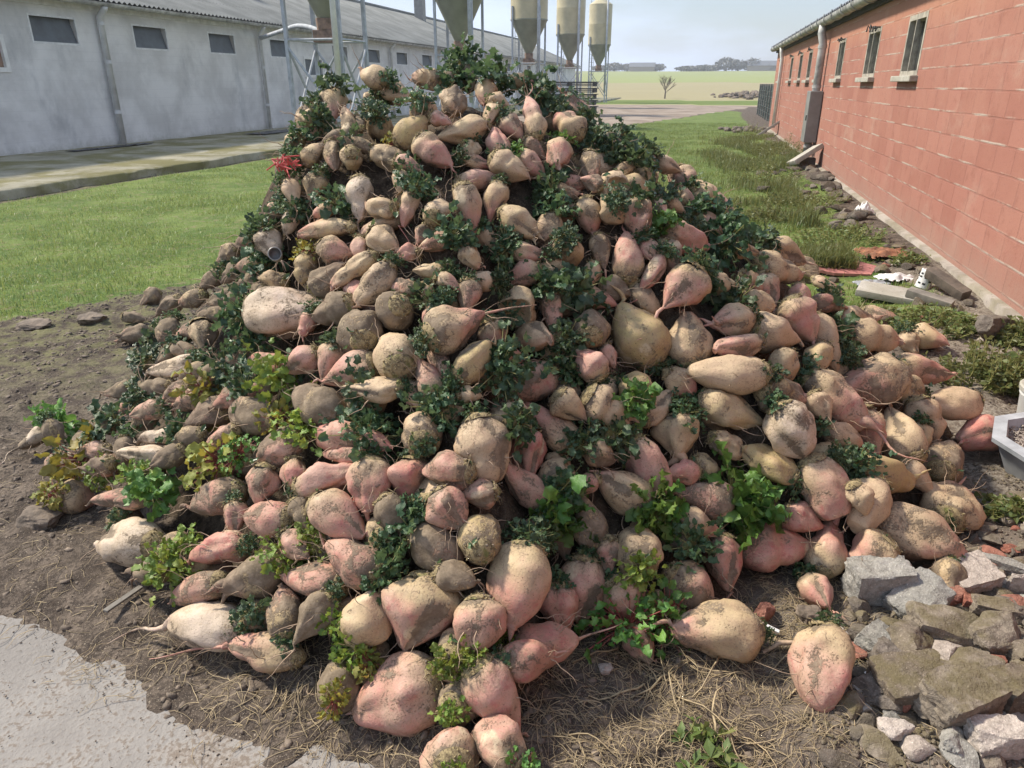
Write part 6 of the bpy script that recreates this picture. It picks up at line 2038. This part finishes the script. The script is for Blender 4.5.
# crumbs, threads and torn leaves that lie on the beets themselves
rb = np.random.default_rng(91)
pc, ps, plf = [], [], []
for i, root in enumerate(beets):
    me = bpy.data.objects[root.children[0].name].data
    n = len(me.vertices)
    co_ = np.empty(n * 3, np.float32); me.vertices.foreach_get('co', co_)
    no_ = np.empty(n * 3, np.float32); me.vertices.foreach_get('normal', no_)
    mw = np.array(root.matrix_world)
    co_ = co_.reshape(-1, 3) @ mw[:3, :3].T + mw[:3, 3]; no_ = no_.reshape(-1, 3) @ mw[:3, :3].T
    ok = np.where((no_[:, 2] > .45) & (co_[:, 1] < 4.2))[0]
    if len(ok) < 5: continue
    big = specs[i]['r'] / .07
    for q in rb.choice(ok, int(14 * big * (1 + 1.6 * specs[i]['dirtv']))): pc.append(co_[q] + no_[q] * .0012 + rb.normal(0, .003, 3) * (1, 1, 0))
    for q in rb.choice(ok, rb.poisson(2.2)): ps.append((co_[q] + no_[q] * .002, no_[q]))
    for q in rb.choice(ok, rb.poisson(1.0)): plf.append((co_[q] + no_[q] * .004, no_[q]))
o = lumps('beet_crumbs', pc, M['clod'], .0014, .0062, 92, 1)
tag(o, 'soil crumbs lying on the skins of the heaped beets', 'soil crumbs', kind='stuff')
m = MB()
for p, n in ps:
    p, n = Vector(p), Vector(n)
    t = n.cross(Vector(rb.normal(size=3))).normalized(); L_ = rb.uniform(.02, .07); s_ = n.cross(t) * rb.uniform(-.4, .4)
    m.tube([p - t * L_ * .5 - n * .006, p - t * L_ * .2 + s_ * L_ * .2, p + t * L_ * .15 + s_ * L_ * .1, p + t * L_ * .5 - n * .006], .0008, 3, False)
o = m.build('root_threads', M['straw'], smooth=True); tag(o, 'straw bits and root threads caught on the heaped beets', 'root threads', kind='stuff')
m = MB()
for p, n in plf:
    p, n = Vector(p), Vector(n)
    t = n.cross(Vector(rb.normal(size=3))).normalized(); s_ = n.cross(t); L_ = rb.uniform(.012, .034); W_ = L_ * rb.uniform(.35, .6)
    vs_ = []
    for k in range(4):
        tt2 = k / 3; ww = W_ * (.25, .9, 1, .2)[k] * .5
        for j in (-1, 0, 1): vs_.append(p + t * L_ * tt2 + s_ * ww * j + n * (.004 * math.sin(k * 2 + L_ * 999) + (.004 if j else 0)))
    m.add(vs_, [(k * 3 + j, k * 3 + j + 1, k * 3 + j + 4, k * 3 + j + 3) for k in range(3) for j in range(2)])
o = m.build('leaf_scraps', M['leaf_d'], smooth=True); tag(o, 'torn scraps of green leaf strewn over the beets', 'leaf scraps', kind='stuff')
